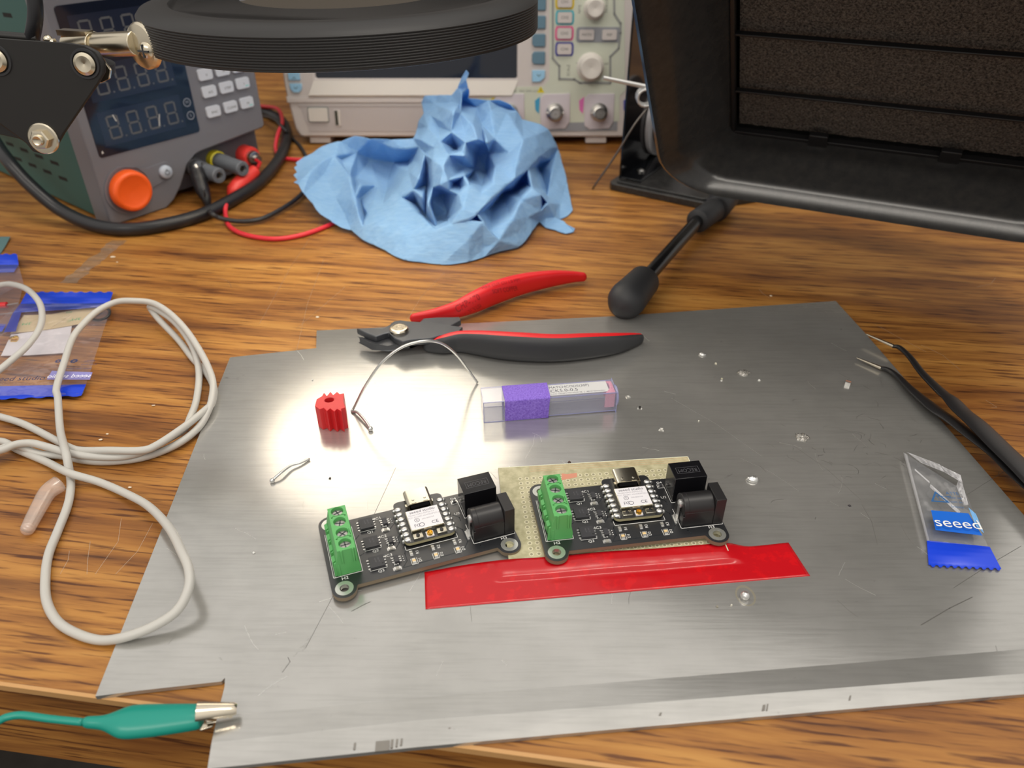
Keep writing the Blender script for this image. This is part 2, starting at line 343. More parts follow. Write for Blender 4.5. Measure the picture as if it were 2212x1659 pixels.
for A_, B_ in ((f0, ft),): sh.add(A_+B_+[q+dn for q in A_]+[q+dn for q in B_], [(i, i+1, i+5, i+4) for i in range(3)]+[(i+8, i+12, i+13, i+9) for i in range(3)]+[(0, 4, 12, 8), (3, 11, 15, 7)])
sh.add(ft+lt+[q+dn for q in ft]+[q+dn for q in lt], [(i, i+1, i+5, i+4) for i in range(3)]+[(i+8, i+12, i+13, i+9) for i in range(3)]+[(i+4, i+5, i+13, i+12) for i in range(3)]+[(0, 4, 12, 8), (3, 11, 15, 7)])
# scratches: fine cut lines in the sheet surface
def scratches(n, seed, region, mi, wmin, wmax, lmin, lmax, bend=0.4):
    rnd = random.Random(seed)
    for _ in range(n):
        x, y = region(rnd); p = G(x, y, SZ); a = rnd.uniform(0, PI) if rnd.random() < .55 else rnd.gauss(2.2, .25)
        L_ = rnd.uniform(lmin, lmax); w = rnd.uniform(wmin, wmax); P = []; q = Vector(p[:2])
        for k in range(5): P.append(tuple(q)); a += rnd.gauss(0, bend*.3); q = q+Vector((math.cos(a), math.sin(a)))*L_/4
        sh.strip(P, w, SZ-.02, mi, h=.03)
def in_sheet(r):
    while True:
        x, y = r.uniform(330, 2180), r.uniform(720, 1560)
        if x > 497-.4125*(y-772)+20 and x < 1805+.87*(y-650)-30 and y < 1640-.09*(x-450)-50: return x, y
def dark_zone(r): return r.gauss(1850, 110), r.gauss(960, 75)
scratches(42, 3, in_sheet, 1, .05, .14, 2, 12); scratches(70, 5, dark_zone, 2, .06, .18, 1, 6, 1.5); scratches(22, 9, in_sheet, 2, .05, .12, 2, 12, .5)
for (x0_, y0_, x1_, y1_, w_, m2) in [(855, 1010, 660, 1400, .25, 2), (1150, 935, 1170, 955, .2, 1), (1155, 940, 1135, 990, .16, 1), (1450, 860, 1645, 985, .14, 1), (1600, 990, 1725, 1060, .12, 1), (1710, 960, 1860, 1080, .14, 2), (1862, 1090, 1895, 1175, .16, 2), (1955, 1100, 1862, 1093, .12, 2), (2040, 1100, 2200, 1000, .2, 2), (2060, 1270, 2205, 1180, .3, 2), (1990, 1350, 2100, 1290, .5, 2), (690, 1300, 780, 1275, .3, 1), (760, 1320, 800, 1300, .4, 2), (1545, 745, 1640, 735, .14, 2), (1380, 940, 1480, 870, .1, 2), (1385, 985, 1440, 930, .1, 2), (610, 1452, 622, 1420, .3, 2), (688, 745, 672, 790, .15, 2)]:
    A_, B_ = G(x0_, y0_, SZ), G(x1_, y1_, SZ); M_ = (A_+B_)/2+Vector((1.2, 1.0, 0)); sh.strip([tuple(A_[:2]), tuple(M_[:2]), tuple(B_[:2])], w_*.6, SZ-.02, m2, h=.03)
for (x_, y_, w_, h_) in [(812, 1602, 30, 22), (845, 1598, 5, 18), (856, 1597, 4, 16), (866, 1596, 4, 14), (765, 1605, 4, 14), (1648, 1523, 6, 12), (1657, 1521, 3, 14), (1835, 1503, 4, 10), (970, 1570, 5, 5), (1425, 1540, 5, 6)]:
    sh.prism([tuple(G(a_, b_, SZ+.3)[:2]) for a_, b_ in ((x_, y_), (x_+w_, y_-w_*.09), (x_+w_-2, y_+h_-w_*.09), (x_-2, y_+h_))], SZ-.3, SZ+.42, 3)
sheet = tag(sh.build('metal_sheet', [ALU, mat('bright_scratch', (214, 214, 210), .4, .8), mat('dark_scratch', (96, 94, 91), .55, .5), mat('rubbed_dirt', (136, 132, 126), .5, .6)], loc=(0, 230, 0), smooth=0), 'scratched grey metal sheet lying on the workbench under the circuit boards', 'metal sheet')
# solder splashes and crumbs on the sheet
def blob(px, py, rpx, h, label, name='solder_splash', m=SOLDER, seed=1, sy=1.0, amp=.25):
    p = G(px, py, SZ); r = rpx/5.2; b = B(); n = 20; rnd = random.Random(seed); v = [(0, 0, h)]; f = []
    for i in range(1, 6):
        t = i/5
        for k in range(n):
            a = 2*PI*k/n; q = noise.noise(Vector((math.cos(a)*1.6+seed, math.sin(a)*1.6, seed)))
            rr = r*t*(1+amp*q*2*t); v.append((rr*math.cos(a), rr*math.sin(a)*sy, h*math.sqrt(max(0, 1-t*t))*(1+.35*noise.noise(Vector((rr*2, a*3, seed))))))
    for k in range(n): f.append((0, 1+k, 1+(k+1) % n))
    for i in range(4):
        for k in range(n): f.append((1+i*n+k, 1+(i+1)*n+k, 1+(i+1)*n+(k+1) % n, 1+i*n+(k+1) % n))
    f.append(tuple(reversed([1+4*n+k for k in range(n)])))
    b.add(v, f, 0, Tr(p.x, p.y, SZ)); return tag(b.build(name, m, loc=p, smooth=180), label, 'solder splash', 'solder splashes on the sheet')
SPL = spotted('crusty_solder', (225, 224, 220), (120, 112, 98), 900, .35, .7, .2, .9, bump=.8)
blob(1517, 767, 10, 1.2, 'small shiny solder splash nearest the far edge of the sheet', seed=2, sy=.7)
blob(1606, 806, 17, .9, 'wide flat solder splash towards the far right of the sheet', m=SPL, seed=5, sy=.7)
blob(1732, 945, 15, .9, 'crusty round solder splash midway between the boards and the tweezers', m=SPL, seed=8)
blob(1626, 1037, 13, 1.8, 'bright solder splash right of the power jack of the right board', seed=11, sy=.8, amp=.12)
s = B(); p = G(1608, 1292, SZ); s.sphere((p.x, p.y, SZ+1.15), 1.45, 12)
tag(s.build('solder_ball', SOLDER, loc=p), 'shiny solder ball in a flux ring below the red tape', 'solder ball')
s = B(); s.prism(circ(p.x+.6, p.y+1, 3.2, 24, 4.2), SZ, SZ+.05, holes=[circ(p.x+.5, p.y+.8, 2.6, 24, 3.5)])
tag(s.build('flux_ring', film('flux_film', (190, 180, 150), .25), loc=p), 'thin clear flux stain around the solder ball', 'stain')
def chip(px, py, rz, lx, ly, h, body, label, cat='electronic component'):
    p = G(px, py, SZ); t = thing('chip_component', label, cat, (p.x, p.y, SZ), R(rz), 'loose chip components on the sheet')
    B().box(-lx/2+lx*.25, lx/2-lx*.25, -ly/2, ly/2, 0, h).build('body', body, t)
    B().box(-lx/2, -lx/2+lx*.25, -ly/2, ly/2, 0, h).box(lx/2-lx*.25, lx/2, -ly/2, ly/2, 0, h).build('end_cap', SOLDER, t); return t
TANC = mat('ceramic_tan', (150, 110, 92), .5); DKC = mat('resistor_black', (40, 38, 36), .4); WHC = mat('ceramic_white', (205, 203, 196), .5)
chip(1831, 830, 60, 2.6, 2.2, 1.6, TANC, 'tiny tan chip capacitor on the sheet left of the tweezers')
chip(1357, 858, 20, 1.9, 1.1, .5, WHC, 'tiny chip resistor nearest the clear plastic tube')
chip(1382, 881, -10, 2.0, 1.2, .5, DKC, 'tiny dark chip resistor just below the one beside the clear tube')
chip(1429, 928, -20, 2.1, 1.1, .5, WHC, 'tiny chip resistor above the right board')
chip(1559, 820, 70, 1.8, .8, .5, mat('flux_chip', (200, 196, 170), .4), 'tiny pale chip left of the wide flat solder splash')
for i, (x, y, r_, c, l_) in enumerate([(1546, 786, 3, (205, 200, 180), 'pale flux crumb beside the far solder splash'), (1640, 822, 3, (220, 220, 215), 'white crumb just below the wide solder splash'), (1509, 910, 1.6, (230, 228, 215), 'pale speck above the right board'),
        (1549, 1311, 2, (150, 145, 130), 'small grey crumb left of the solder ball'), (1580, 1308, 1.6, (215, 212, 200), 'pale crumb touching the flux ring of the solder ball'), (713, 1034, 2.4, (70, 68, 66), 'dark curl of swarf above the left board'),
        (1835, 1093, 2.5, (60, 56, 60), 'dark crumb alone on the right half of the sheet'), (675, 822, 2, (235, 235, 232), 'white speck above the red block'), (548, 1195, 2.5, (225, 225, 222), 'white crumb left of the green terminal of the left board'), (1230, 999, 3.0, (80, 60, 50), 'dark curl behind the perforated board')]):
    tag(blob(x, y, r_, .6, l_, 'crumb', mat('crumb_%d' % (sum(c)), c, .5), seed=20+i, amp=.4), l_, 'crumb', 'crumbs on the sheet')
# crumbs and scratches on the bench
def bench_crumb(px, py, r_, label, c=(228, 214, 190)):
    p = G(px, py, 0); b = B(); b.sphere((p.x, p.y, .3), r_*.65, 5, sz=.5)
    for i, v in enumerate(b.v): b.v[i] = Vector((p.x+(v.x-p.x)*1.6, v.y, max(0, v.z+noise.noise(v)*.3)))
    tag(b.build('crumb', mat('pale_crumb', c, .6), loc=p), label, 'crumb', 'crumbs on the bench')
bench_crumb(244, 556, 1.5, 'pale wood crumb on the bench between the supply and the blue sealed bag')
bench_crumb(253, 567, .6, 'tiny crumb just below the pale wood crumb')
bench_crumb(218, 951, .9, 'small crumb inside the white cable loops')
bench_crumb(232, 938, .6, 'smaller crumb inside the white cable loops')
bench_crumb(332, 877, .8, 'crumb on the bench inside the right side of the cable loop')
bench_crumb(281, 1054, .7, 'crumb below the twisted cable strands')
bench_crumb(686, 686, .9, 'white crumb on the bench beside the step of the metal sheet', (235, 235, 235))
bench_crumb(1665, 640, .8, 'white crumb behind the far edge of the metal sheet', (235, 235, 235))
bench_crumb(1550, 460, .8, 'white crumb beside the socket of the support rod', (235, 235, 235))
rnd = random.Random(4)
for (x0, y0, x1, y1) in [(700, 560, 640, 760), (640, 710, 745, 620), (880, 690, 960, 590), (262, 1120, 206, 1240), (250, 1240, 330, 1130), (195, 1170, 188, 1240), (560, 700, 700, 470), (1890, 700, 2000, 760), (1990, 745, 2075, 800), (2110, 620, 2150, 600), (1640, 625, 1665, 645), (500, 620, 470, 600), (2130, 865, 2142, 880), (150, 1190, 130, 1240)]:
    a, c = G(x0, y0, 0), G(x1, y1, 0); m_ = (a+c)/2+Vector((rnd.uniform(-3, 3), rnd.uniform(-3, 3), 0)); bs = B(); bs.strip([tuple(a[:2]), tuple(m_[:2]), tuple(c[:2])], .12, .01, h=.03); o = bs.build('scratch', MATS.get('pale_scratch') or film('pale_scratch', (225, 200, 170), .38), None, smooth=0); o.parent = desk; o.matrix_parent_inverse = Matrix.Rotation(DA, 4, 'Z').inverted()
# peeled adhesive tape residue
tp = B(); a, c = G(252, 520, 0), G(140, 612, 0); n = 14
L1 = [a+(c-a)*k/n for k in range(n+1)]
pr = [(p.x+6*(1 if i else 1)+noise.noise(p*.3)*2, p.y+noise.noise(p*.5)*1.5) for i, p in enumerate(L1)]; ql = [(p.x-3+noise.noise(p*.4)*3, p.y+noise.noise(p*.9)) for p in L1]
for i in range(n): tp.prism([pr[i], pr[i+1], ql[i+1], ql[i]], .04, .1+.12*(i % 2))
tag(tp.build('tape_residue', film('clear_tape', (225, 205, 180), .07, .25, bump=.9), loc=a), 'torn strip of clear adhesive tape stuck on the bench below the power supply', 'tape')
# ================================================================== solder wire pieces on the sheet
w = B(); P = [G(763, 884, 2.4), G(768, 874, 6), G(790, 832, 19), G(825, 783, 30), G(868, 750, 36), G(915, 737, 38), G(952, 741, 34), G(985, 765, 24), G(1012, 800, 10), G(1031, 826, 2.3)]
w.tube(catmull(P, 8), .55, 10); w.tube(catmull([G(761, 889, 2.4), G(772, 891, 3.2), G(788, 908, 3.2), G(800, 926, 2.6)], 6), .55, 10); w.sphere(G(800, 926, 2.8), 1.05, 8)
w.tube(catmull([G(763, 884, 2.4), G(760, 888, 2.3), G(765, 890, 2.6)], 4), .55, 10)
tag(w.build('solder_wire', SOLDER, loc=G(763, 884, SZ), smooth=180), 'long solder wire bent into an arch standing on the sheet', 'solder wire')
w = B(); w.tube(catmull([G(588, 1038, 2.7), G(606, 1022, 3.6), G(628, 1006, 3.2), G(648, 1000, 2.8), G(668, 991, 2.4)], 8), .5, 10); w.sphere(G(588, 1038, 2.7), .95, 8)
tag(w.build('solder_offcut', SOLDER, loc=G(628, 1010, SZ), smooth=180), 'short solder offcut with a ball end, left of the boards', 'solder wire')
# ================================================================== red grooved block
RED = mat('red_plastic', (205, 38, 42), .4)
z0, z1 = SZ, SZ+10.6
top = [(680, 877), (684, 862), (695, 856), (700, 848), (706, 855), (714, 846), (720, 853), (728, 846), (734, 851), (743, 849), (742, 866), (746, 880), (737, 883), (738, 889), (728, 883), (722, 889), (713, 882), (706, 888), (699, 881), (690, 884)]
tp_ = [tuple(G(x, y, z1)[:2]) for x, y in top]; hc = G(711, 864, z1)
b = B(); b.prism(tp_, z0, z1, holes=[circ(hc.x, hc.y, 1.9, 20, 1.7)])
tag(b.build('grooved_block', RED, loc=G(713, 900, SZ), smooth=0, bevel=.25), 'small red plastic block with grooved sides and a round hole', 'plastic block')
# ================================================================== clear plastic tube with purple tape
FA, FB = G(1045, 914, SZ), G(1331, 891, SZ); ax = (FB-FA).normalized(); LEN = (FB-FA).length; ang = math.atan2(ax.y, ax.x)
BH = 10.4; BD = 11.0
T = Matrix.Translation(FA) @ Matrix.Rotation(ang, 4, 'Z')
box_t = thing('clear_tube_box', 'clear plastic tube box with purple tape and a white printed label', 'plastic box', FA, ang)
CLEAR = film('clear_plastic', (205, 208, 240), .13, .06); CLEARE = film('clear_plastic_edge', (176, 180, 232), .5, .1)
def shell(b, x0, x1, y0, y1, z0, z1, t, mi=0, open_x=None):
    b.box(x0, x1, y0, y0+t, z0, z1, mi).box(x0, x1, y1-t, y1, z0, z1, mi).box(x0, x1, y0+t, y1-t, z0, z0+t, mi).box(x0, x1, y0+t, y1-t, z1-t, z1, mi)
    if open_x != 'l': b.box(x0, x0+t, y0+t, y1-t, z0+t, z1-t, mi)
    if open_x != 'r': b.box(x1-t, x1, y0+t, y1-t, z0+t, z1-t, mi)
shb = B(); shell(shb, 9.5, LEN, .6, BD-.6, .5, BH-.4, .35); shb.build('body', CLEAR, box_t, smooth=0)
shb = B(); shell(shb, 0, 24, 0, BD, 0, BH, .35, open_x='r'); shb.build('cap', CLEAR, box_t, smooth=0)
eb = B()
for y in (.6, BD-.9):
    for z in (.5, BH-.75): eb.box(24, LEN, y, y+.3, z, z+.3)
for y in (0, BD-.3):
    for z in (0, BH-.3): eb.box(0, 24, y, y+.3, z, z+.3)
for x in (0, LEN-.3, 10): eb.box(x, x+.25, 0, .25, 0, BH).box(x, x+.25, BD-.25, BD, 0, BH).box(x, x+.25, 0, BD, BH-.4, BH-.2).box(x, x+.25, 0, BD, 0, .2)
eb.build('moulded_rim', CLEARE, box_t, smooth=0)
eb = B(); eb.lathe([(4.6, 0), (4.6, .8), (4.2, 1.2), (0, 1.4)], 28, T=Tr(LEN-.1, BD/2, BH/2) @ Rot(90, 'Y')); eb.build('end_plug', CLEARE, box_t)
PUR = spotted('purple_crepe_tape', (112, 78, 190), (150, 122, 222), 1400, .35, .65, .7, bump=.6, dist=.0004)
eb = B(); eb.prism(rrect(-.25, BD+.25, -.02, BH+.3, .7), 9.0, 28.6, T=Matrix(((0, 0, 1, 0), (1, 0, 0, 0), (0, 1, 0, 0), (0, 0, 0, 1))), holes=[rrect(-.02, BD+.02, 0.0, BH+.04, .5)])
for i, v in enumerate(eb.v):
    if v.x > 20: eb.v[i] = Vector((v.x+noise.noise(v*.25)*1.6-.6*(BH-v.z)/BH*2.2, v.y, v.z))
eb.build('purple_tape', PUR, box_t, label='purple textured tape wrapped around the box')
lb = B(); lb.box(26, LEN-3, 2.4, BD-1.0, BH-.75, BH-.68, 0)
lb.build('paper_label', mat('label_paper', (226, 226, 220), .6), box_t, smooth=0)
pr = B(); z_ = BH-.66
pr.text('MATCHCODE(30P)', 2.25, Tr(28.6, BD-3.0, z_), align='LEFT', sx=.92); pr.text('CK5.0-0.5', 2.9, Tr(28.8, BD-5.6, z_), align='LEFT', sx=1.0)
pr.text('ower GmbH Münzfeld 36  |  4810 Gmunden', 1.15, Tr(28.8, BD-7.6, z_), align='LEFT', sx=1.12)
pr.build('print', mat('black_ink', (30, 30, 34), .6), box_t, smooth=0)
PINK = spotted('pink_foam', (222, 120, 150), (240, 190, 205), 2500, .3, .7, .9, bump=.5)
fb = B(); fb.prism([(LEN-5.2, 1.2), (LEN-.6, 1.2), (LEN-.6, BD-1.1), (LEN-3.6, BD-1.1), (LEN-2.2, BD-3), (LEN-2.4, BD-6)], 2.0, BH-.6); fb.build('pink_foam', PINK, box_t, bevel=.4)
# ================================================================== perforated board
h0, h1 = G(1123.8, 1034.3, 3.4), G(1381.3, 1018.6, 3.4); pa = math.atan2((h1-h0).y, (h1-h0).x)
pc = [G(*q, 3.4) for q in ((1076, 1011), (1484, 984), (1498, 1008), (1094, 1226))]
Mi = (Matrix.Translation(h0) @ Matrix.Rotation(pa, 4, 'Z')).inverted(); lc = [Mi @ q for q in pc]
b = B(); x0, x1, y1 = lc[0].x, lc[1].x, lc[0].y
perf = thing('perforated_board', 'tan perforated prototyping board under the right circuit board', 'circuit board', (h0.x, h0.y, SZ), pa)
b.box(x0, x1, -42.5, y1, 0, 1.6)
b.build('laminate', PERF, perf, smooth=0)
b = B().box(x0, x1+.02, y1-.02, y1+.25, .4, 1.62).box(x1, x1+.25, -42.5, y1, .4, 1.62); b.build('cut_edge', mat('pale_glass_fibre', (222, 222, 200), .6), perf, smooth=0, label='pale sawn edge')
b = B().prism([(15.5, -2.2), (21.5, -1.0), (21.8, 1.4), (18, 1.0), (16, 1.6)], 1.6, 1.64); b.build('red_mark', mat('faded_red_ink', (205, 140, 115), .6), perf, smooth=0, label='faded red smudge')
# ================================================================== red tape strip
def tape_grid():
    top = [(917, 1236), (1000, 1221), (1090, 1209), (1180, 1203), (1300, 1192), (1400, 1186), (1500, 1178), (1570, 1173), (1618, 1180), (1703, 1172)]
    bot = [(919, 1316), (1750, 1244)]
    n, m_ = 90, 16; v = []; f = []; tp = catmull([Vector((x, y, 0)) for x, y in top], 12)
    def tat(s):
        x = 917+(1703-917)*s
        for a, b2 in zip(tp[:-1], tp[1:]):
            if a.x <= x <= b2.x+1e-6: t = (x-a.x)/max(1e-6, b2.x-a.x); return a.lerp(b2, t)
        return tp[-1]
    for i in range(n+1):
        s = i/n; a = tat(s); c = Vector((bot[0][0]+(bot[1][0]-bot[0][0])*s, bot[0][1]+(bot[1][1]-bot[0][1])*s, 0))
        rise = max(0, min(1, (s-.16)/.05))*max(0, min(1, (.86-s)/.05)); rise = rise*rise*(3-2*rise)
        for j in range(m_+1):
            t = j/m_; q = a.lerp(c, t)
            top_t = 1-max(0, min(1, (t-.22)/.26)); top_t = top_t*top_t*(3-2*top_t)
            z = SZ+.12+rise*(1.75*top_t)+rise*.75*math.exp(-((t-.42)/.07)**2)-rise*.25*math.exp(-((t-.52)/.05)**2)+.06*noise.noise(Vector((s*30, t*4, 0)))
            v.append(G(q.x, q.y, z))
    for i in range(n):
        for j in range(m_): k = i*(m_+1)+j; f.append((k, k+1, k+m_+2, k+m_+1))
    return v, f
b = B(); b.add(*tape_grid())
for i, fc in enumerate(b.f): b.f[i] = fc
REDT = spotted('red_tape', (186, 18, 28), (200, 20, 28), 160, .55, .62, .2, detail=3)
o = b.build('red_tape', REDT, loc=G(1300, 1250, SZ), smooth=180); sm = o.modifiers.new('thick', 'SOLIDIFY'); sm.thickness = .1*K; sm.offset = 0
tag(o, 'red glossy adhesive tape strip across the sheet below the right board', 'tape')
# ================================================================== LED driver circuit boards (two alike)
MASK = mat('black_solder_mask', (20, 22, 26), .34, 0, Specular_IOR_Level=1.0); FR4 = mat('board_core', (122, 108, 88), .6)
GREENP = mat('green_plastic', (92, 172, 98), .42); ICB = mat('chip_black', (52, 52, 56), .5); SHIELD = mat('shield_metal', (214, 208, 190), .22, 1)
LEDY = mat('led_yellow', (226, 196, 140), .4); PAD = mat('tin_pad', (214, 216, 208), .25, .8)
INK = mat('label_ink', (52, 48, 70), .6); INKG = mat('label_ink_grey', (150, 146, 158), .6); LABW = mat('label_white', (226, 224, 228), .45)
def make_pcb(loc, rz, label):
    t = thing('circuit_board', label, 'circuit board', loc, rz, 'populated circuit boards')      # origin: near left mounting hole, z at the top of the board
    # outline with four round corner tabs
    P = []
    def arc(cx, cy, r, a0, a1, n=10):
        for k in range(n+1): a = R(a0+(a1-a0)*k/n); P.append((cx+r*math.cos(a), cy+r*math.sin(a)))
    arc(0, 0, 4, 180, 350); P.append((4.3, .0)); P.append((51.7, .0)); arc(56, 0, 4, 190, 360); arc(56, 30, 4, 0, 170); P.append((51.7, 30)); P.append((4.3, 30)); arc(0, 30, 4, 10, 180)
    HO = [circ(x, y, 1.65, 20) for x, y in ((0, 0), (56, 0), (56, 30), (0, 30))]
    bo = B().prism(P, -1.6, -.06, 0, holes=HO).prism(P, -.06, 0, 1, holes=HO); bo.build('board', [FR4, MASK], t, smooth=30)
    for x, y in ((0, 0), (56, 0), (56, 30), (0, 30)): B().prism(circ(x, y, 2.95, 28), 0, .05, holes=[circ(x, y, 1.66, 20)]).prism(circ(x, y, 1.66, 20), -1.62, .04, holes=[circ(x, y, 1.52, 20)]).build('hole_ring', PAD, t, smooth=30)
    s = B(); Z = .03
    def tx(a, x, y, sz=1.45, rot=0, sx=1.1): s.text(a, sz, Tr(x, y, Z+.02) @ Rot(rot, 'Z'), sx=sx)
    def ln(*p, w=.18): s.strip(p, w, .0, h=.05)
    tx('H2', .9, 4.0, 1.7); tx('H3', 55.2, 3.4, 1.7); tx('Q1', 12.6, 21.6, 1.5); tx('Q2', 12.6, 12.4, 1.5); tx('Q3', 12.6, 3.1, 1.5)
    for k, y in enumerate((27.4, 18.1, 8.9)): tx('IC%d' % (k+1), 16.3, y, 1.6)
    for k, y in enumerate((23.0, 13.8, 4.5)): tx('R%d' % (6-k), 17.9, y-.2, 1.4)
    for k, x in enumerate((23.8, 31.2, 38.8)): tx('R%d' % (k+1), x+1.9, 7.2, 1.4, 90); tx('D%d' % (k+1), x+2.0, 3.6, 1.4, 90)
    tx('D4', 44.2, 28.0, 1.5); tx('U2', 43.4, 20.2, 1.6)
    ln((-2.5, 25.4), (-2.6, 5.2), (6.9, 5.2), (6.9, 26.4), w=.16); ln((-2.1, 25.4), (-2.1, 5.4), w=.12); ln((22.3, 11), (22.3, 9.1), (40.4, 9.1), (40.4, 11))
    ln((44.7, 8.0), (44.7, 4.3), (59.6, 4.3), (59.6, 6)); ln((44.7, 11), (44.7, 13.9)); ln((45.3, 25.6), (45.3, 17.1), (52, 17.1))
    for y in (4.1, 13.4, 22.7): ln((9.2, y+.8), (9.2, y), (14.8, y), (14.8, y+.6), w=.14)
    for x in (23.8, 31.2, 38.8): ln((x-1, 4.8), (x-1, 2.2), (x+1, 2.2), (x+1, 4.8), w=.13); ln((x-.5, 2.7), (x, 2.4), (x+.5, 2.7), w=.12)
    ln((42.9, 27.1), (42.9, 25.2), (45.2, 25.2), (45.2, 27.1), (42.9, 27.1), w=.13)
    for y in (6, 15.2, 24.5): ln((16.7, y+1.4), (16.7, y+1.7), w=.15)
    s.build('white_print', WHITEP, t, smooth=0)
    # faint copper tracks under the mask
    tr = B()
    for P_ in [((19.5, 21), (21.8, 23.5), (22.3, 25)), ((19.5, 11.5), (21, 13.5), (21, 16), (22.4, 17.6)), ((19.8, 2.2), (21.6, 4.6), (21.6, 8), (22, 9)), ((41.5, 14), (43, 12), (43, 6), (40.5, 2.6), (20, 2.0)), ((41.8, 20), (43.6, 18.2), (43.6, 16.4)), ((7.2, 20), (8.6, 21.5)), ((7.2, 12), (8.6, 12.6)), ((24, 9), (24, 8.2)), ((44, 12), (46.6, 3), (47.5, 1.6))]: tr.strip(P_, .35, .0, h=.022)
    tr.build('copper_track', mat('masked_copper', (44, 48, 52), .25, .2), t, smooth=0)
    # ---- green screw terminal
    tb = B(); prof = [(-1.5, 0), (6.6, 0), (6.6, 2.5), (6.0, 5.6), (5.9, 11.3), (5.1, 11.3), (5.1, 10.9), (.8, 10.9), (.8, 11.3), (-.1, 11.3), (-1.1, 5.4), (-2.0, 5.2), (-2.0, 3.2), (-1.5, 2.8)]
    Y0, Y1 = 5.5, 26.0
    body = [(x, z) for x, z in prof]
    M2 = Matrix(((1, 0, 0, 0), (0, 0, -1, 0), (0, 1, 0, 0), (0, 0, 0, 1)))   # (x,y,z)->(x,-z,y)
    tb.prism([(-1.1, 0), (6.6, 0), (6.6, 2.5), (6.0, 5.6), (5.9, 10.0), (-.1, 10.0), (-1.1, 5.4)], -Y1, -Y0, 0, M2)
    ctr = [8.2+5.12*k for k in range(4)]
    tb.prism([(-.1, Y0), (5.9, Y0), (5.9, Y1), (-.1, Y1)], 9.9, 11.2, 0, holes=[circ(2.9, y+.25, 2.05, 24) for y in ctr]+[circ(x, y, .32, 8) for y in (ctr[0]+2.7, ctr[2]+2.7) for x in (.75, 5.1)])
    for y in ctr: tb.prism([(-2.1, 2.4), (-1.0, 1.6), (-1.0, 6.0), (-2.1, 5.4)], -(y+1.3), -(y-1.3), 0, M2); tb.prism([(-2.1, 0), (-1.0, 0), (-1.0, 6), (-1.7, 5.6)], -(y-1.9), -(y-2.5), 0, M2)
    for x in (.9, 4.6): tb.box(x, x+.55, Y0-.35, Y0, 5.2, 11.2)
    tb.box(5.3, 5.9, Y0-.2, Y0, 5.2, 11.2); tb.box(-.6, 0, Y0-.2, Y0, 0, 5)
    tbo = tb.build('terminal_block', GREENP, t, smooth=30, bevel=.12, seg=1, label='green four way screw terminal')
    for y in ctr:
        sc = B(); sc.lathe([(1.95, -.6), (1.95, .15), (1.7, .35), (0, .42)], 24, 0, Tr(2.9, y+.25, 9.9))
        sc.box(-1.5, 1.5, -.22, .22, .36, .46, 1, Tr(2.9, y+.25, 9.9) @ Rot(35+y*7, 'Z')).box(-.22, .22, -1.5, 1.5, .36, .46, 1, Tr(2.9, y+.25, 9.9) @ Rot(35+y*7, 'Z'))
        sc.build('screw', [STEEL, DARKST], tbo, smooth=30)
    # ---- transistors
    for y in (4.3, 13.6, 22.9):
        q = B().box(9.5, 14.4, y, y+4.9, .1, 1.15).prism(circ(13.7, y+1.1, .35, 12), 1.15, 1.17, 1); qo = q.build('transistor', [ICB, mat('chip_mark', (24, 24, 26), .5)], t, bevel=.08, seg=1)
        pn = B()
        for k in range(4):
            yy = y+.55+1.27*k
            for x0, x1 in ((8.75, 9.5), (14.4, 15.0)): pn.box(x0, x1, yy-.24, yy+.24, .0, .3)
        pn.build('pins', SOLDER, qo, smooth=0)
        B().text('4414A', .7, Tr(11.6, y+3.0, 1.16) @ Rot(96, 'Z')).text('0L1902', .7, Tr(12.7, y+3.0, 1.16) @ Rot(96, 'Z')).build('marking', mat('laser_mark', (96, 96, 100), .6), qo, smooth=0)
    # ---- driver chips
    for y in (5.9, 15.1, 24.4):
        q = B().box(17.5, 19.1, y-1.5, y+1.4, .12, 1.15).build('driver_chip', ICB, t, bevel=.06, seg=1)
        pn = B()
        for k in range(3):
            for x0, x1 in ((16.7, 17.5), (19.1, 19.9)): pn.box(x0, x1, y-1.15+.95*k, y-.7+.95*k, 0, .5)
        for k in range(3): pn.sphere((20.6, y-1+.95*k, .12), .26, 6)
        pn.build('pins', SOLDER, q, smooth=0)
    def smd(name, x, y, vert, L_, w, h, body, top=None):
        T_ = Tr(x, y, 0) @ Rot(90 if vert else 0, 'Z'); b_ = B(T_).box(-L_/2+L_*.22, L_/2-L_*.22, -w/2, w/2, .05, h)
        o_ = b_.build(name, body, t, smooth=0); B(T_).box(-L_/2, -L_/2+L_*.24, -w/2, w/2, 0, h+.03).box(L_/2-L_*.24, L_/2, -w/2, w/2, 0, h+.03).box(-L_/2-.35, L_/2+.35, -w/2-.05, w/2+.05, 0, .08).build('end_cap', SOLDER, o_, smooth=0)
    RES = mat('resistor_body', (150, 148, 140), .4)
    for y in (2.2, 11.6, 20.8): smd('resistor', 17.8, y, False, 2.1, 1.25, .5, RES)
    for x in (23.6, 31.1, 38.7): smd('resistor', x, 7.2, True, 1.6, .9, .5, RES); smd('indicator_led', x+.1, 3.5, True, 1.9, 1.1, .6, LEDY)
    smd('diode', 44.1, 26.1, False, 1.8, .9, .7, ICB)
    # ---- microcontroller module
    mc = B(); mz = .8
    mP = rrect(22.5, 40.2, 10.0, 30.9, 1.9, 6); mc.prism(mP, mz, mz+1.1, 0).prism(mP, mz+1.1, mz+1.2, 1)
    mo = mc.build('microcontroller_module', [mat('module_core', (186, 178, 140), .35, .4), MASK], t, smooth=30)
    mt = mz+1.2
    sh_ = B().box(25.4, 37.2, 13.6, 23.4, mt, mt+1.9); sh_.build('metal_shield', SHIELD, mo, bevel=.3, seg=3, label='metal shield can with printed top')
    lb = B().box(25.7, 36.9, 13.9, 23.1, mt+1.9, mt+1.93); lz = mt+1.935
    lb.build('shield_label', LABW, mo, smooth=0)
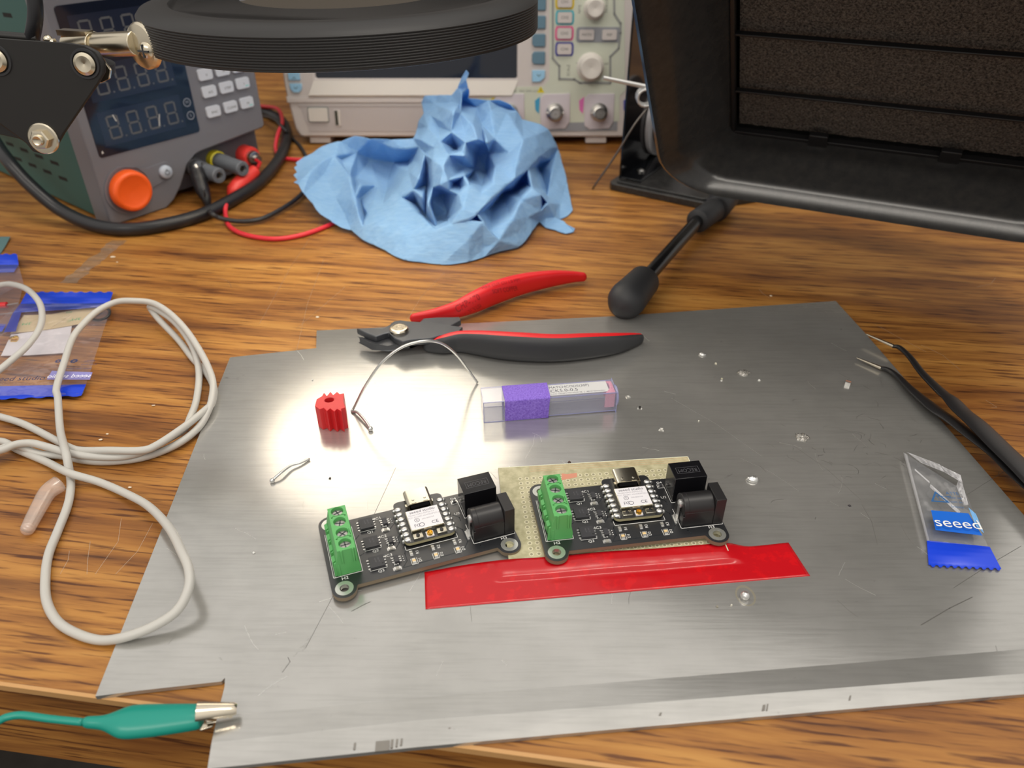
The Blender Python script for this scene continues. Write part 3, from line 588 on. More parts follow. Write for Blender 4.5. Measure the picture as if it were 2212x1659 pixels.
    pr = B(); cx = 31.3
    pr.text('seeed studio', 1.75, Tr(cx, 22.0, lz), sx=1.02).text('CE', 2.0, Tr(34.3, 15.3, lz), sx=1.05).text('FC', 2.0, Tr(28.0, 15.3, lz), sx=.9)
    pr.prism(circ(29.6, 15.3, .95, 20), lz, lz+.01, holes=[circ(29.6, 15.3, .75, 20)]); pr.prism(circ(28.5, 17.9, .9, 20), lz, lz+.01, holes=[circ(28.5, 17.9, .75, 20)]); pr.text('R', 1.1, Tr(28.5, 17.9, lz))
    pr.build('bold_print', INK, mo, smooth=0)
    pg = B(); pg.text('Model:XIAO-ESP32-C3', .95, Tr(cx-.6, 20.6, lz), sx=1).text('FCC ID:Z4T-XIAOESP32C3', .95, Tr(cx, 19.4, lz), sx=1.02).text('204-B00704', .85, Tr(32.4, 17.9, lz), sx=1.05); pg.build('fine_print', INKG, mo, smooth=0)
    us = B(Tr(31.4, 25.4, mt) @ Rot(0, 'X')); us.prism(rrect(-4.5, 4.5, 0, 3.25, 1.15), -6.9, .5, 0, M2, holes=[rrect(-4.15, 4.15, .35, 2.9, .95)])
    us.prism(rrect(-3.4, 3.4, .9, 2.3, .6), -5.2, .3, 1, M2)
    for x in (-2.1, 2.1): us.box(x-.85, x+.85, -.3, .1, 3.0, 3.42, 0).lathe([(.55, 0), (.4, .22), (0, .26)], 10, 0, Tr(x, 1.4, 3.22))
    us.box(-5.0, -4.4, .8, 2.0, 0, 1.3).box(4.4, 5.0, .8, 2.0, 0, 1.3)
    us.build('usb_socket', [SHIELD, BLACKP], mo, smooth=40, label='shiny metal USB-C socket')
    jt = B()
    for k in range(7):
        y = 11.9+2.54*k
        for x, d in ((23.2, -1), (39.5, 1)):
            jt.sphere((x+.35*-d, y, mt+.05), 1.0, 8, sz=.55, T=None); jt.sphere((x+d*.75, y, mt-.6), .55, 6, sz=1.5)
    for i, v in enumerate(jt.v):
        c_ = 23.2 if v.x < 31 else 39.5
        jt.v[i] = Vector((c_+(v.x-c_)*1.3, v.y+noise.noise(v*2)*.15, max(mz-.7, v.z)))
    jt.build('solder_joints', SOLDER, mo, smooth=180)
    for x in (27.3, 35.6):
        bu = B().box(x-1.7, x+1.7, 10.7, 12.9, mt, mt+.8); bo_ = bu.build('push_button', SHIELD, mo, bevel=.12, seg=1)
        # button cap is drawn as part of the same push button
        bo2 = B().lathe([(.62, 0), (.62, .35), (.5, .45), (0, .45)], 18, 0, Tr(x, 11.9, mt+.8)).build('button_cap', BLACKP, mo)
    an = B().box(30.1, 32.7, 10.5, 12.9, mt, mt+.5, 1).lathe([(1.05, 0), (1.05, .9), (.8, .9), (.8, .3), (.25, .3), (.25, .8), (0, .85)], 20, 0, Tr(31.4, 11.6, mt+.4)); an.build('antenna_socket', [GOLD, LABW], mo, label='small gold antenna socket')
    B().text('B', .9, Tr(24.4, 11.0, mt+.01)).text('R', .9, Tr(38.8, 11.2, mt+.01)).build('module_print', WHITEP, mo, smooth=0)
    # ---- converter block and power jack
    cv = B().box(45.6, 57.3, 17.3, 26.0, .3, 11.0); co = cv.build('voltage_converter', mat('converter_black', (20, 20, 23), .16), t, bevel=.15, label='glossy black converter block')
    ep = B().prism([(47.3, 19.9), (55.6, 19.9), (55.6, 23.1), (47.3, 23.1)], 11.0, 11.03, holes=[[(47.45, 20.05), (55.45, 20.05), (55.45, 22.95), (47.45, 22.95)]]).text('RECOM', 2.5, Tr(51.4, 21.5, 11.01) @ Rot(180, 'Z'), sx=.82)
    ep.build('moulded_logo', mat('moulded_mark', (70, 70, 74), .5), co, smooth=0)
    jk = B().box(56.0, 59.6, 4.7, 13.7, 0, 11.2).box(45.6, 56.0, 4.9, 13.5, 0, 6.2).cyl((45.2, 9.2, 6.3), (56.1, 9.2, 6.3), 4.25, 36, bev=.25).box(45.0, 46.4, 5.0, 13.4, 0, 4.5).cyl((46.9, 9.2, 6.3), (47.15, 9.2, 6.3), 4.32, 36)
    jo = jk.build('power_jack', mat('jack_black', (30, 29, 30), .4), t, smooth=35, bevel=.12, seg=1, label='black barrel power jack')
    ct = B().lathe([(1.5, 0), (1.5, .5), (1.1, .9), (0, 1.0)], 18, 0, Tr(45.2, 9.0, 7.4) @ Rot(-90, 'Y')).box(44.5, 44.75, 8.2, 9.8, 1.0, 7.4).prism([(43.4, 7.2), (44.8, 7.2), (44.8, 10.6), (43.8, 10.8)], .0, .9).box(43.3, 44.0, 6.6, 10.8, .0, .35); ct.build('jack_contact', SOLDER, jo, smooth=40)
    # through-hole leads that stick out below and carry the board
    for x, y in [(2.5, 8.2), (2.5, 13.3), (2.5, 18.4), (2.5, 23.6), (48.9, 24.6), (51.4, 24.6), (54, 24.6), (46, 9), (52, 9), (49, 13)]: B().cyl((x, y, -2.6 if y < 30 and loc[2] < 5 else -2.3), (x, y, -1.5), .6, 8).build('lead', SOLDER, t)
    return t
make_pcb((-53.6, 165.3, 4.4), math.atan2(.336897, .941542), 'left black circuit board with green terminal, lying directly on the metal sheet')
make_pcb((14.9, 179.1, 6.05), math.atan2(.14912, .98882), 'right black circuit board with green terminal, lying on the tan perforated board')
# ================================================================== bench power supply
A53 = R(52)
PS = Plane((-257.6, 464, 0), (math.cos(A53), math.sin(A53), 0), (0, 0, 1))
psu = thing('power_supply', 'grey fronted green bench power supply with an orange knob and dark display', 'power supply', T=PS.mat())
GREY = mat('warm_grey_plastic', (112, 112, 118), .45, bump=.05, scale=900); GREYD = mat('dark_grey_plastic', (84, 84, 90), .5)
GREENM = mat('green_painted_metal', (40, 88, 84), .5); VOID = mat('vent_black', (8, 10, 10), .8)
WX = PS.at(573, 276)[0]; HT = 165
fp = [(0, 0), (39, 0), (47, 4.6), (54, 12), (59, 19.5), (63, 25.5), (68, 28.6), (74, 30), (WX-2, 34), (WX, 36), (WX, HT), (0, HT)]
b = B(); b.prism(fp, -19, 0); b.build('front_panel', GREY, psu, bevel=1.2, seg=3, smooth=40)
b = B(); b.box(34, WX-1, 4, 34, -19, -12); b.build('lower_recess', GREYD, psu, bevel=.6)
cs = B(); cs.box(1.5, WX-1.5, 1, HT-2, -215, -19.2)
cs.build('case', GREENM, psu, bevel=1.5)
vt = B()   # vent slots: shallow dark inlays on the left side of the case
for r_, b0 in enumerate((19, 28.5, 38, 118, 127.5, 137)):
    for k in range(8):
        s0 = -(46+21.5*k+(r_ % 3)*5); vt.prism([(s0, b0), (s0-12, b0-.6), (s0-12.5, b0+1.8), (s0-.6, b0+2.4)], -1.62, -1.48, T=Matrix(((0, 0, 1, 0), (0, 1, 0, 0), (1, 0, 0, 0), (0, 0, 0, 1))) @ Matrix.Diagonal((1, 1, -1, 1)))
vt.build('vent_slots', VOID, psu, smooth=0)
# display window
wt = [PS.at(120, 20), PS.at(219, 343), PS.at(431, 281)]
x0, y0 = 6.0, 43.0; x1 = PS.at(431, 281)[0]; y1 = 128
dw = B(); dw.prism(rrect(x0, x1, y0, y1, 2), 0, .5); do = dw.build('display_window', mat('display_glass', (22, 28, 42), .06), psu, bevel=.1, label='dark glossy display window')
SEGM = mat('unlit_segment', (84, 86, 88), .5); RECT = mat('display_tint', (34, 41, 58), .12)
seg = B(); rct = B()
def digit(b, x, y, w, h, t, sl=.1):
    def q(P): b.prism([(x+px+py*sl, y+py) for px, py in P], .62, .65)
    g = .35; m_ = h/2
    for yy in (0, m_-t/2, h-t): q([(g+t*.3, yy), (w-g-t*.3, yy), (w-g-t*.6, yy+t), (g+t*.6, yy+t)])
    for xx in (0, w-t):
        for ya, yb in ((g, m_-g), (m_+g, h-g)): q([(xx, ya+.3), (xx+t, ya+.3), (xx+t, yb-.3), (xx, yb-.3)])
sc_ = x1/75.5
for yb, hh in ((51.8, 14.2), (78, 14.2), (105.2, 14.2)):
    rct.prism([(11.5*sc_, yb-3.2), (66.5*sc_, yb-3.2), (66.5*sc_, yb+hh+3), (11.5*sc_, yb+hh+3)], .5, .58)
    for k in range(4):
        digit(seg, (16.2+12.9*k)*sc_, yb, 7.6*sc_, hh, 1.2, -.02)
        seg.prism(circ((25.9+12.9*k)*sc_, yb+.6, .6, 10), .62, .65)
rct.build('digit_backing', RECT, do, smooth=0); seg.build('unlit_digits', SEGM, do, smooth=0)
ic = B()
for px, py, c in ((403, 221, 'M'), (411, 249, 'S')):
    a, b_ = PS.at(px, py); ic.prism(circ(a, b_, 2.7, 24), .5, .56, holes=[circ(a, b_, 2.25, 24)]).text(c, 2.8, Tr(a, b_, .56))
ic.build('mode_icons', mat('icon_grey', (140, 145, 155), .5), do, smooth=0)
ch = B(); ch.add([(x0+2.0, y0+2, .52), (x0+3.2, y0+2.4, .52), (x0+2.8, y0+4, .55), (x0+2.1, y0+3.6, .55)], [(0, 1, 2, 3)]).prism([(22, 62), (22.7, 61.8), (21.4, 66), (20.8, 66)], .66, .68).prism([(48.4, 53), (49, 53), (51, 60), (50.4, 60)], .66, .68)
ch.build('glass_scuffs', mat('scuff_white', (205, 205, 200), .5), do, smooth=0)
# keypad
KEYM = mat('key_white', (196, 201, 210), .45); KEYT = mat('key_print', (60, 62, 66), .6); TEALI = mat('teal_print', (120, 200, 196), .5)
keys = [(450, 197, 'A/S'), (487, 188, 'STEP'), (522, 179, 'I'), (459, 240, 'ENC'), (496, 230, 'CLEAR'), (531, 221, 'M'), (441, 160, 'V'), (478, 151, 'A'), (513, 143, 'W')]
for px, py, tx_ in keys:
    a, b_ = PS.at(px, py); kb = B().prism(rrect(a-5.2, a+5.2, b_-3.5, b_+3.5, 1.5), 0, 1.6).build('key', KEYM, psu, bevel=.5, seg=3)
    B().text(tx_, 2.3, Tr(a+.6, b_-.5, 1.62), sx=1.1).build('key_print', KEYT, kb, smooth=0)
    if tx_ in 'IMW': B().box(a+1.5, a+4.2, b_-2.4, b_-1.7, 1.6, 1.62).build('teal_mark', TEALI, kb, smooth=0)
# knob and power button with their raised surround
ka, kb_ = PS.at(289, 414, 6); pa_, pb_ = PS.at(357, 371, 1)
sr = B(); hull = []
for t in range(100, 351, 10): hull.append((ka+16*math.cos(R(t)), kb_+16*math.sin(R(t))))
for t in range(-40, 81, 12): hull.append((pa_+6.3*math.cos(R(t)), pb_+6.3*math.sin(R(t))))
hull += [((ka*.45+pa_*.55), pb_+5.3)]
sr.prism(hull, 0, .8, holes=[circ(ka, kb_, 14.6, 36), circ(pa_, pb_, 4.5, 24)])
sr.build('knob_surround', GREY, psu, bevel=.25)
kn = B(); kn.lathe([(12.9, 0), (12.9, 3), (12.7, 5.4), (12.0, 6.6), (10.6, 7), (9.6, 6.6), (7.0, 5.8), (0, 5.4)], 48, 0, Tr(ka, kb_, 0)); kn.build('knob', mat('orange_plastic', (250, 98, 30), .4), psu, smooth=50, label='round orange knob')
pb = B(); pb.lathe([(4.3, 0), (4.3, 2.5), (3.6, 3.3), (0, 3.5)], 28, 0, Tr(pa_, pb_, 0)); po = pb.build('power_button', mat('button_grey', (176, 184, 196), .4), psu, smooth=50)
pi_ = B(); pi_.prism(circ(pa_, pb_, 1.7, 20), 3.5, 3.54, holes=[circ(pa_, pb_, 1.3, 20)]).box(pa_-.2, pa_+.2, pb_+.4, pb_+2.4, 3.5, 3.56); pi_.build('power_symbol', KEYT, po, smooth=0)
# binding posts
POST = mat('post_grey', (98, 102, 108), .42)
def post(a, b_, col, L, name, body=POST, cap=True):
    T_ = Tr(a, b_, -12); p = B(); p.lathe([(6.6, 0), (6.6, 5), (6.0, 5.6), (5.0, 5.8)], 28, 0, T_)
    o = p.build(name, mat(*col), psu, smooth=40)
    q = B(); q.lathe([(5.6, 5.6), (5.6, 14), (5.2, 16), (5.2, L), (4.7, L+.8), (2.6, L+.8), (2.4, L-7), (0, L-7)], 16, 0, T_); q.lathe([(2.35, L-6.9), (2.35, L-.6), (1.7, L-.6), (1.7, L-6.9)], 20, 1, T_)
    q.build('post_cap', [body, STEEL], o, smooth=25); return o
P1 = PS.at(469, 378, 18); P2_ = PS.at(522, 364, 20); P3 = PS.at(549, 341, 0)
post(P1[0], P1[1], ('collar_grey', (80, 80, 86), .5), 32, 'binding_post'); post(P2_[0], P2_[1], ('collar_yellow', (214, 200, 34), .4), 33, 'binding_post')
T_ = Tr(P3[0], P3[1], -12); q = B(); q.lathe([(7.2, 0), (7.2, 9), (6.6, 10), (5.4, 10)], 28, 0, T_).lathe([(5.2, 10), (4.6, 13), (3.4, 13.5)], 20, 1, T_).lathe([(2.3, 10), (2.3, 18), (1.2, 18), (1.2, 15), (0, 15)], 16, 1, T_)
q.build('binding_post', [mat('red_post', (226, 62, 56), .4), STEEL], psu, smooth=40, label='red binding post with a bare metal core')
# ================================================================== cables around the supply
def cable(name, P, r, m, label, cat, n=10, k=8, loc=None, build=True):
    b = B(); b.tube(catmull(P, k), r, n)
    if not build: return b
    return tag(b.build(name, m, loc=loc if loc is not None else P[0], smooth=180), label, cat)
BLKC = mat('black_cable', (30, 30, 33), .38); REDC = mat('red_wire', (222, 50, 62), .4); BLKW = mat('black_wire', (44, 44, 46), .4)
cable('black_cable', [G(-120, 170, 52), G(-40, 265, 48), G(8, 335, 40), G(60, 395, 26), G(128, 452, 11), G(205, 487, 4.6), G(280, 495, 4.3), G(362, 484, 4.3), G(440, 462, 4.3), G(505, 430, 4.3), G(562, 392, 4.3), G(602, 345, 4.3), G(619, 300, 4.3), G(614, 268, 4.3), G(592, 250, 4.3), G(560, 240, 4.3), G(500, 232, 4.3)], 4.2, BLKC, 'thick black cable curving around the foot of the power supply', 'cable', 14)
# alligator leads on the posts
def boot(path, rad, m, name, parent, sq=1.0):
    b = B(); b.tube(catmull(path, 6), 1, 16, rad=[rad[min(len(rad)-1, int(i/6))]+(rad[min(len(rad)-1, int(i/6)+1)]-rad[min(len(rad)-1, int(i/6))])*((i % 6)/6) for i in range((len(path)-1)*6+1)])
    return b.build(name, m, parent, smooth=180)
PM = PS.mat()
def onp(px, py, w): a, b_ = PS.at(px, py, w); return PM @ Vector((a, b_, w))
t = thing('test_lead', 'black test lead with its clip boot hanging from the grey binding post', 'test lead', group='test leads on the binding posts')
boot([onp(423, 362, 8), onp(430, 385, 10), onp(438, 412, 14), onp(446, 432, 18), onp(450, 450, 20)], [4.2, 5.2, 4.8, 3.2, 1.6], BLKC, 'clip_boot', t)
b = B(); b.tube([onp(421, 356, 6), onp(428, 368, 8)], 1.6, 10); b.tube([onp(436, 353, 6), onp(447, 357, 6), onp(455, 366, 6)], 1.0, 10); b.build('clip_jaw', STEEL, t)
b = B(); b.prism([(0, 0), (1.8, 0), (2.2, 4.2), (.8, 5)], 0, .4, T=PM @ Tr(*PS.at(440, 426, 20), 20)); b.build('boot_opening', STEEL, t, label='shiny metal showing through the boot')
b = B(); b.tube(catmull([onp(450, 448, 20), G(456, 460, 8), G(475, 471, 5), G(515, 478, 3), G(560, 474, 3), G(600, 456, 3), G(640, 430, 3), G(665, 405, 3), G(700, 380, 3)], 8), 1.5, 10); b.build('wire', BLKW, t, smooth=180)
t = thing('test_lead', 'red test lead with its clip boot hanging below the red binding post', 'test lead', group='test leads on the binding posts')
boot([onp(552, 368, 14), onp(538, 380, 15), onp(520, 396, 17), onp(505, 412, 18), onp(499, 428, 16)], [4.0, 4.8, 5.6, 5.0, 2.2], mat('red_boot', (222, 58, 50), .38), 'clip_boot', t)
b = B(); b.tube(catmull([onp(499, 425, 16), G(489, 440, 5), G(487, 462, 2), G(496, 489, 1.6), G(530, 507, 1.6), G(590, 516, 1.6), G(650, 508, 1.6), G(712, 486, 1.6), G(760, 460, 1.6)], 8), 1.5, 10); b.build('wire', REDC, t, smooth=180)
b = B(); b.tube([onp(552, 345, 5), onp(562, 352, 10), onp(556, 364, 14)], 1.3, 8); b.build('clip_jaw', mat('red_boot2', (190, 30, 36), .4), t)
cable('red_wire', [G(660, 346, 1.6), G(630, 344, 1.6), G(608, 340, 1.6), G(595, 322, 3), G(600, 290, 9), G(610, 262, 12), G(600, 236, 12), G(568, 230, 10), G(520, 225, 8)], 1.6, REDC, 'red wire looping behind the power supply beside the oscilloscope', 'wire')
cable('black_wire', [G(665, 345, 1.6), G(650, 318, 1.6), G(632, 300, 1.6), G(614, 280, 11), G(590, 256, 11), G(560, 250, 5)], 1.4, BLKW, 'thin black wire running back behind the power supply', 'wire')
# ================================================================== oscilloscope
t8 = R(8); SP = Plane((-176.2, 632, 14.6), (1, 0, 0), (0, math.sin(t8), math.cos(t8)))
scope = thing('oscilloscope', 'pale grey four channel oscilloscope with a dark screen and blue soft keys', 'oscilloscope', T=SP.mat())
OSC = mat('scope_grey', (200, 192, 188), .5); OSC2 = mat('scope_decal', (196, 200, 184), .5); OSCL = mat('scope_light', (212, 206, 198), .45); DISH = mat('scope_dish', (198, 190, 196), .45); OSG = mat('scope_band_grey', (140, 142, 148), .5); OSLINE = mat('scope_line', (140, 142, 140), .5)
def sp(px, py, w=0): return SP.at(px, py, w)
bx0 = sp(640, 292)[0]-.5; by0 = sp(700, 296)[1]; TOPB = 148
out = [(bx0+7, by0), (300, by0), (307, by0+6), (309, TOPB-8), (302, TOPB), (4, TOPB), (-5.5, TOPB-8), (-5.0, 60), (-4.2, 30), (-1.8, 12), (bx0+.5, by0+6), (bx0+3, by0+1.5)]
b = B(); b.prism(out, -12, 0, 0, holes=[[(20.6, 36.6), (180.2, 36.6), (180.2, 132), (20.6, 132)]]).prism(out, -30, -12, 0)
b.build('front_bezel', OSC, scope, bevel=1.6, seg=3, smooth=40)
B().box(4, 300, by0+13, TOPB-4, -125, -30).build('rear_case', OSC, scope, bevel=3)
sx0, sy0 = sp(680, 170); sx1 = sp(1117, 170)[0]
B().box(sx0-.4, sx1+.4, sy0-.4, 131, -11, -4).build('screen', mat('screen_glass', (34, 38, 48), .08), scope, label='dark glass screen', smooth=0)
# raised face blocks, sloped ledge, lower recess
lg = B(); l0, l1 = sp(672, 176), sp(670, 205); r1_ = sp(1112, 178)[0]
lg.add([(sx0-1, sy0-1.2, .05), (sx1+1, sy0-1.2, .05), (sx1-4, l1[1], 2.4), (sx0-6, l1[1], 2.4), (sx0-6, l1[1]-2.6, 0), (sx1-4, l1[1]-2.6, 0)], [(0, 3, 2, 1), (3, 4, 5, 2)]); lg.build('screen_ledge', OSCL, scope, smooth=0)
gr = B(); g0 = sp(626, 219); g1 = sp(925, 221); gr.box(-3.4, g1[0]+8, g0[1]-.8, g0[1]+2.6, 0, 1.4).box(-4, g1[0]+8, g0[1]+2.6, l1[1]-1, 0, .6); gr.build('front_step', OSC, scope, bevel=.5)
rp = B(); ra, rb = sp(648, 229), sp(1000, 284); rl = sp(668, 284)[0]
rp.prism([(rl, rb[1]), (rb[0], rb[1]), (rb[0], ra[1]), (ra[0], ra[1])], -.02, .35); rp.prism([(ra[0]-1.4, ra[1]+.6), (rb[0], ra[1]+.6), (rb[0], ra[1]-.2), (ra[0], ra[1]-.2)], 0, .8)
rp.build('lower_panel', mat('scope_lower', (184, 176, 174), .5), scope, smooth=0)
pa0, pb0 = sp(666, 233), sp(710, 262)
B().prism(rrect(pa0[0]-1, pb0[0]+1, pb0[1]-1, pa0[1]+1, 1.5), .3, .7).build('button_gap', OSLINE, scope)
B().prism(rrect(pa0[0], pb0[0], pb0[1], pa0[1], 1.2), .4, 1.9).build('power_button', OSCL, scope, bevel=.6, seg=3)
u0, u1 = sp(721, 237), sp(738, 272)
us = B(); us.box(u0[0], u1[0], u1[1], u0[1], .3, .9, 0).box(u0[0]+.5, u0[0]+3.0, u1[1]+.6, u0[1]-.6, .9, 1.0, 1).box(u0[0]+3.2, u1[0]-.4, u1[1]+.6, u0[1]-.6, .9, 1.6, 2); us.build('usb_socket', [OSC, mat('usb_dark', (62, 62, 52), .5), OSCL], scope, smooth=0)
for px in (688, 1287):
    f0 = sp(px, 300)[0]; B().box(f0-8, f0+9, by0-5.3, by0+1, -20, -3).build('foot', OSC, scope, bevel=.6)
BLUEK = mat('pale_blue_key', (150, 196, 226), .45); SOFT = mat('soft_key_blue', (92, 124, 142), .45)
a_, b_ = sp(636, 166); B().prism([(a_-4.6, b_-2.4), (a_+4.6, b_-2.4), (a_+4.6, b_+4), (a_-4.6, b_+4)], 0, 1.6).build('menu_key', BLUEK, scope, bevel=.4)
a_, b_ = sp(640, 189); B().prism([(a_-4.9, b_+3), (a_-4.6, b_-1), (a_-2.5, b_-3.6), (a_+2.5, b_-3.6), (a_+4.6, b_-1), (a_+4.9, b_+3)], 0, 1.6).build('menu_key', BLUEK, scope, bevel=.4)
cv = B()
for px, py, s_ in ((636, 168, 1), (640, 190, -1), (1164, 163, -1)):
    a_, b_ = sp(px, py); cv.strip([(a_-1.3, b_-.8*s_), (a_, b_+.6*s_), (a_+1.3, b_-.8*s_)], .5, 1.62)
cv.build('arrow_print', mat('slate_print', (70, 92, 110), .5), scope, smooth=0)
kx = sp(1164, 87)[0]
for py in (-30, 8, 48, 87, 125):
    b_ = sp(1164, py)[1]; B().prism([(kx-5.2, b_-2.8), (kx-3.6, b_-4.6), (kx+5.0, b_-4.6), (kx+5.0, b_+4.6), (kx-3.6, b_+4.6), (kx-5.2, b_+2.8)], 0, 1.8).build('soft_key', SOFT, scope, bevel=.6, seg=3)
b_ = sp(1164, 163)[1]; B().prism([(kx-5, b_+3.9), (kx-5, b_-4.6), (kx+1.5, b_-4.6), (kx+5.2, b_-1.4), (kx+5.2, b_+3.9)], 0, 1.6).build('page_key', BLUEK, scope, bevel=.4)
dec = [sp(*q) for q in [(1187, -60), (1187, 150), (1186, 172), (1174, 186), (1064, 189), (1031, 213), (1031, 268), (1163, 268), (1338, 262), (1338, 208), (1351, 196), (1350, 176), (1348, -60)]]
B().prism(dec, 0, .45).build('control_panel_decal', OSC2, scope, smooth=0)
B().prism([sp(*q) for q in [(1170, 284), (1333, 282), (1333, 262), (1170, 266)]], .1, .6).build('grey_band', OSG, scope, smooth=0)
fr = B()
for P_ in [[(1194, -60), (1194, 126), (1208, 142), (1208, 170), (1240, 171), (1253, 179), (1318, 179), (1322, 170)], [(1318, 172), (1318, 122), (1336, 104), (1340, 72), (1340, 50), (1327, 30), (1325, -60)]]: fr.strip([sp(*q) for q in P_], 1.5, .4, h=.5)
fr.build('panel_outline', OSLINE, scope, smooth=0)
tx = B()
for (px, py, col, s_) in ((1220, 4, (214, 186, 40), 'CH1'), (1220, 38, (84, 172, 186), 'CH2'), (1219, 72, (216, 92, 142), 'CH3'), (1219, 106, (70, 70, 150), 'CH4')):
    a_, b_ = sp(px, py); out_ = [(a_-7.2, b_+2.6), (a_-6.2, b_+5), (a_+6.2, b_+5), (a_+7.2, b_+2.6), (a_+7.2, b_-2.6), (a_+6.2, b_-5), (a_-6.2, b_-5), (a_-7.2, b_-2.6)]
    ko = B().prism(rrect(a_-5.4, a_+5.4, b_-3.7, b_+3.7, 1.2), .4, 2.2).build('channel_key', OSC, scope, bevel=.5, seg=3)
    B().prism(out_, .4, .75, holes=[[(a_+(x-a_)*.8, b_+(y-b_)*.78) for x, y in out_]]).build('key_ring', mat('ring_%s' % s_, col, .5), ko, smooth=0, label='coloured ring around the key')
    tx.text(s_, 3.0, Tr(a_, b_, 2.25))
a0_, b0_ = sp(1267, 75); a1_, b1_ = sp(1316, 75)
B().prism(rrect(a0_-8, a1_+8.4, b0_-5.4, b0_+5.4, 2.2), .4, .8).build('key_backing', OSG, scope)
for a_, b_, s_ in ((a0_, b0_, 'MATH'), (a1_, b1_, 'REF')):
    B().prism(rrect(a_-5.6, a_+5.6, b_-3.6, b_+3.6, 1.2), .8, 2.2).build('function_key', OSC, scope, bevel=.5, seg=3); tx.text(s_, 2.7, Tr(a_, b_, 2.25))
for (px, py, s_, rot) in ((1310, 6, 'POSITION', -90), (1252, 20, 'Scale', -90), (1228, 152, 'SCALE', 90)):
    a_, b_ = sp(px, py); tx.text(s_, 3.0, Tr(a_, b_, .47) @ Rot(rot, 'Z'))
for px, py, s_ in ((1247, 138, 'V'), (1309, 138, 'mV')): a_, b_ = sp(px, py); tx.text(s_, 3.0, Tr(a_, b_, .47))
a_, b_ = sp(1105, 197); tx.text('CH1/CH2/CH3/CH4  1M\u03a9  300V RMS CAT I', 2.3, Tr(a_, b_, .47), sx=1.05)
tx.build('panel_print', mat('panel_ink', (92, 94, 92), .6), scope, smooth=0)
a_, b_ = sp(1168, 194); wn = B(); wn.prism([(a_-3, b_-2.2), (a_+3, b_-2.2), (a_, b_+2.8)], .46, .5, 0).box(a_-.25, a_+.25, b_-1, b_+1.3, .5, .52, 1); wn.build('warning_sign', [mat('warning_yellow', (214, 196, 30), .5), KEYT], scope, smooth=0)
for px, py, r_, h_ in ((1285, 18, 7.2, 9), (1276, 146, 9.4, 11)):
    a_, b_ = sp(px, py, 4); B().lathe([(r_*1.15, 0), (r_*1.1, 1.2), (r_, 1.6), (r_*.93, h_-1.5), (r_*.8, h_), (r_*.5, h_-.2), (0, h_-1.0)], 36, 0, Tr(a_, b_, .4)).build('knob', OSCL, scope, smooth=50)
for px, col in ((1100, (214, 190, 30)), (1198, (60, 150, 190)), (1293, (214, 108, 176)), (1388, (80, 80, 160))):
    a_, b_ = sp(px, 240); dd = [(a_-12, b_+9), (a_-9, b_+13), (a_+12, b_+13.4), (a_+12.4, b_-8), (a_+9.5, b_-13), (a_-7, b_-14), (a_-11, b_-11)]
    so = B().prism(dd, .4, 1.3).build('socket_dish', DISH, scope, bevel=.8, seg=3)
    B().prism([(a_-12, b_+11), (a_-16, b_+8), (a_-15.4, b_+1), (a_-12.6, b_-2)], .4, .9).build('channel_tab', mat('tab_%d' % px, col, .5), so, smooth=0, label='coloured channel tab')
    B().lathe([(7, 0), (7, 1.2), (5.6, 1.4), (5.6, 12), (4.9, 12.4), (4.2, 12.4), (4.0, 7), (3.0, 7), (3.0, 11.4), (1.0, 11.4), (.8, 8), (0, 8)], 28, 0, Tr(a_, b_-.5, 1.2)).cyl((a_-7, b_-.5, 7.5), (a_+7, b_-.5, 7.5), .8, 8).build('bnc_socket', STEEL, so, smooth=40, label='metal round signal socket')
# ================================================================== magnifier lamp (LED ring lit underneath)
s_ = .92; MC = Vector((-87*s_, 439*s_, 198-59.4*s_)); RO = 100*s_; TH = 17.6*s_
nrm = Vector((-.0135, .012, 1)).normalized(); MU = Vector((1, 0, -nrm.x/nrm.z)).normalized(); MV = nrm.cross(MU)
MT = Matrix(((MU.x, MV.x, nrm.x, MC.x), (MU.y, MV.y, nrm.y, MC.y), (MU.z, MV.z, nrm.z, MC.z), (0, 0, 0, 1)))
lamp = thing('magnifier_lamp', 'black ribbed ring magnifier lamp on a nickel joint and black bracket, hanging over the bench', 'magnifier lamp', T=MT)
MI = MT.inverted(); TL = B(MI)
prof = [(78, -.2), (79, .3), (86, .2), (RO-4.5, -.6), (RO-1.6, -1.6), (RO, -3.4)]
z = -3.4
while z > -TH+.6: prof += [(RO-.02, z), (RO+.3, z-.3), (RO+.3, z-.62), (RO-.02, z-.9)]; z -= 1.02
prof += [(RO, -TH), (RO-2, -TH-.6), (RO-3, -TH+.2), (79, -TH+.2), (77.5, -TH+1), (77, -9), (78, -.2)]
B().lathe(prof, 160).build('housing', RIBBED, lamp, smooth=40, label='black ribbed round housing')
B().lathe([(89, -TH+.1), (89, -TH-.3), (79, -TH-.3), (79, -TH+.1), (89, -TH+.1)], 96).build('light_ring', emit('led_diffuser', (255, 250, 240), RING_E), lamp, label='lit white LED ring')
GL = mat('lens_glass', (128, 170, 150), .03, 0, Transmission_Weight=1.0, IOR=1.5)
lp = [(0, -2.5+.0)]; LR = 78.2
lens = B(); lens.lathe([(1e-4, 1.2), (20, .9), (40, .2), (60, -.9), (LR, -2.2), (LR, -4.0), (60, -5.6), (40, -7.4), (20, -8.4), (1e-4, -8.7)], 96); lens.build('lens', GL, lamp, smooth=80)
B().lathe([(78.4, -1.0), (77.0, -1.0), (76.6, -2.4), (78.2, -2.8)], 96).build('lens_gasket', mat('rubber_worn', (60, 58, 54), .7, noise=.4, scale=200), lamp)
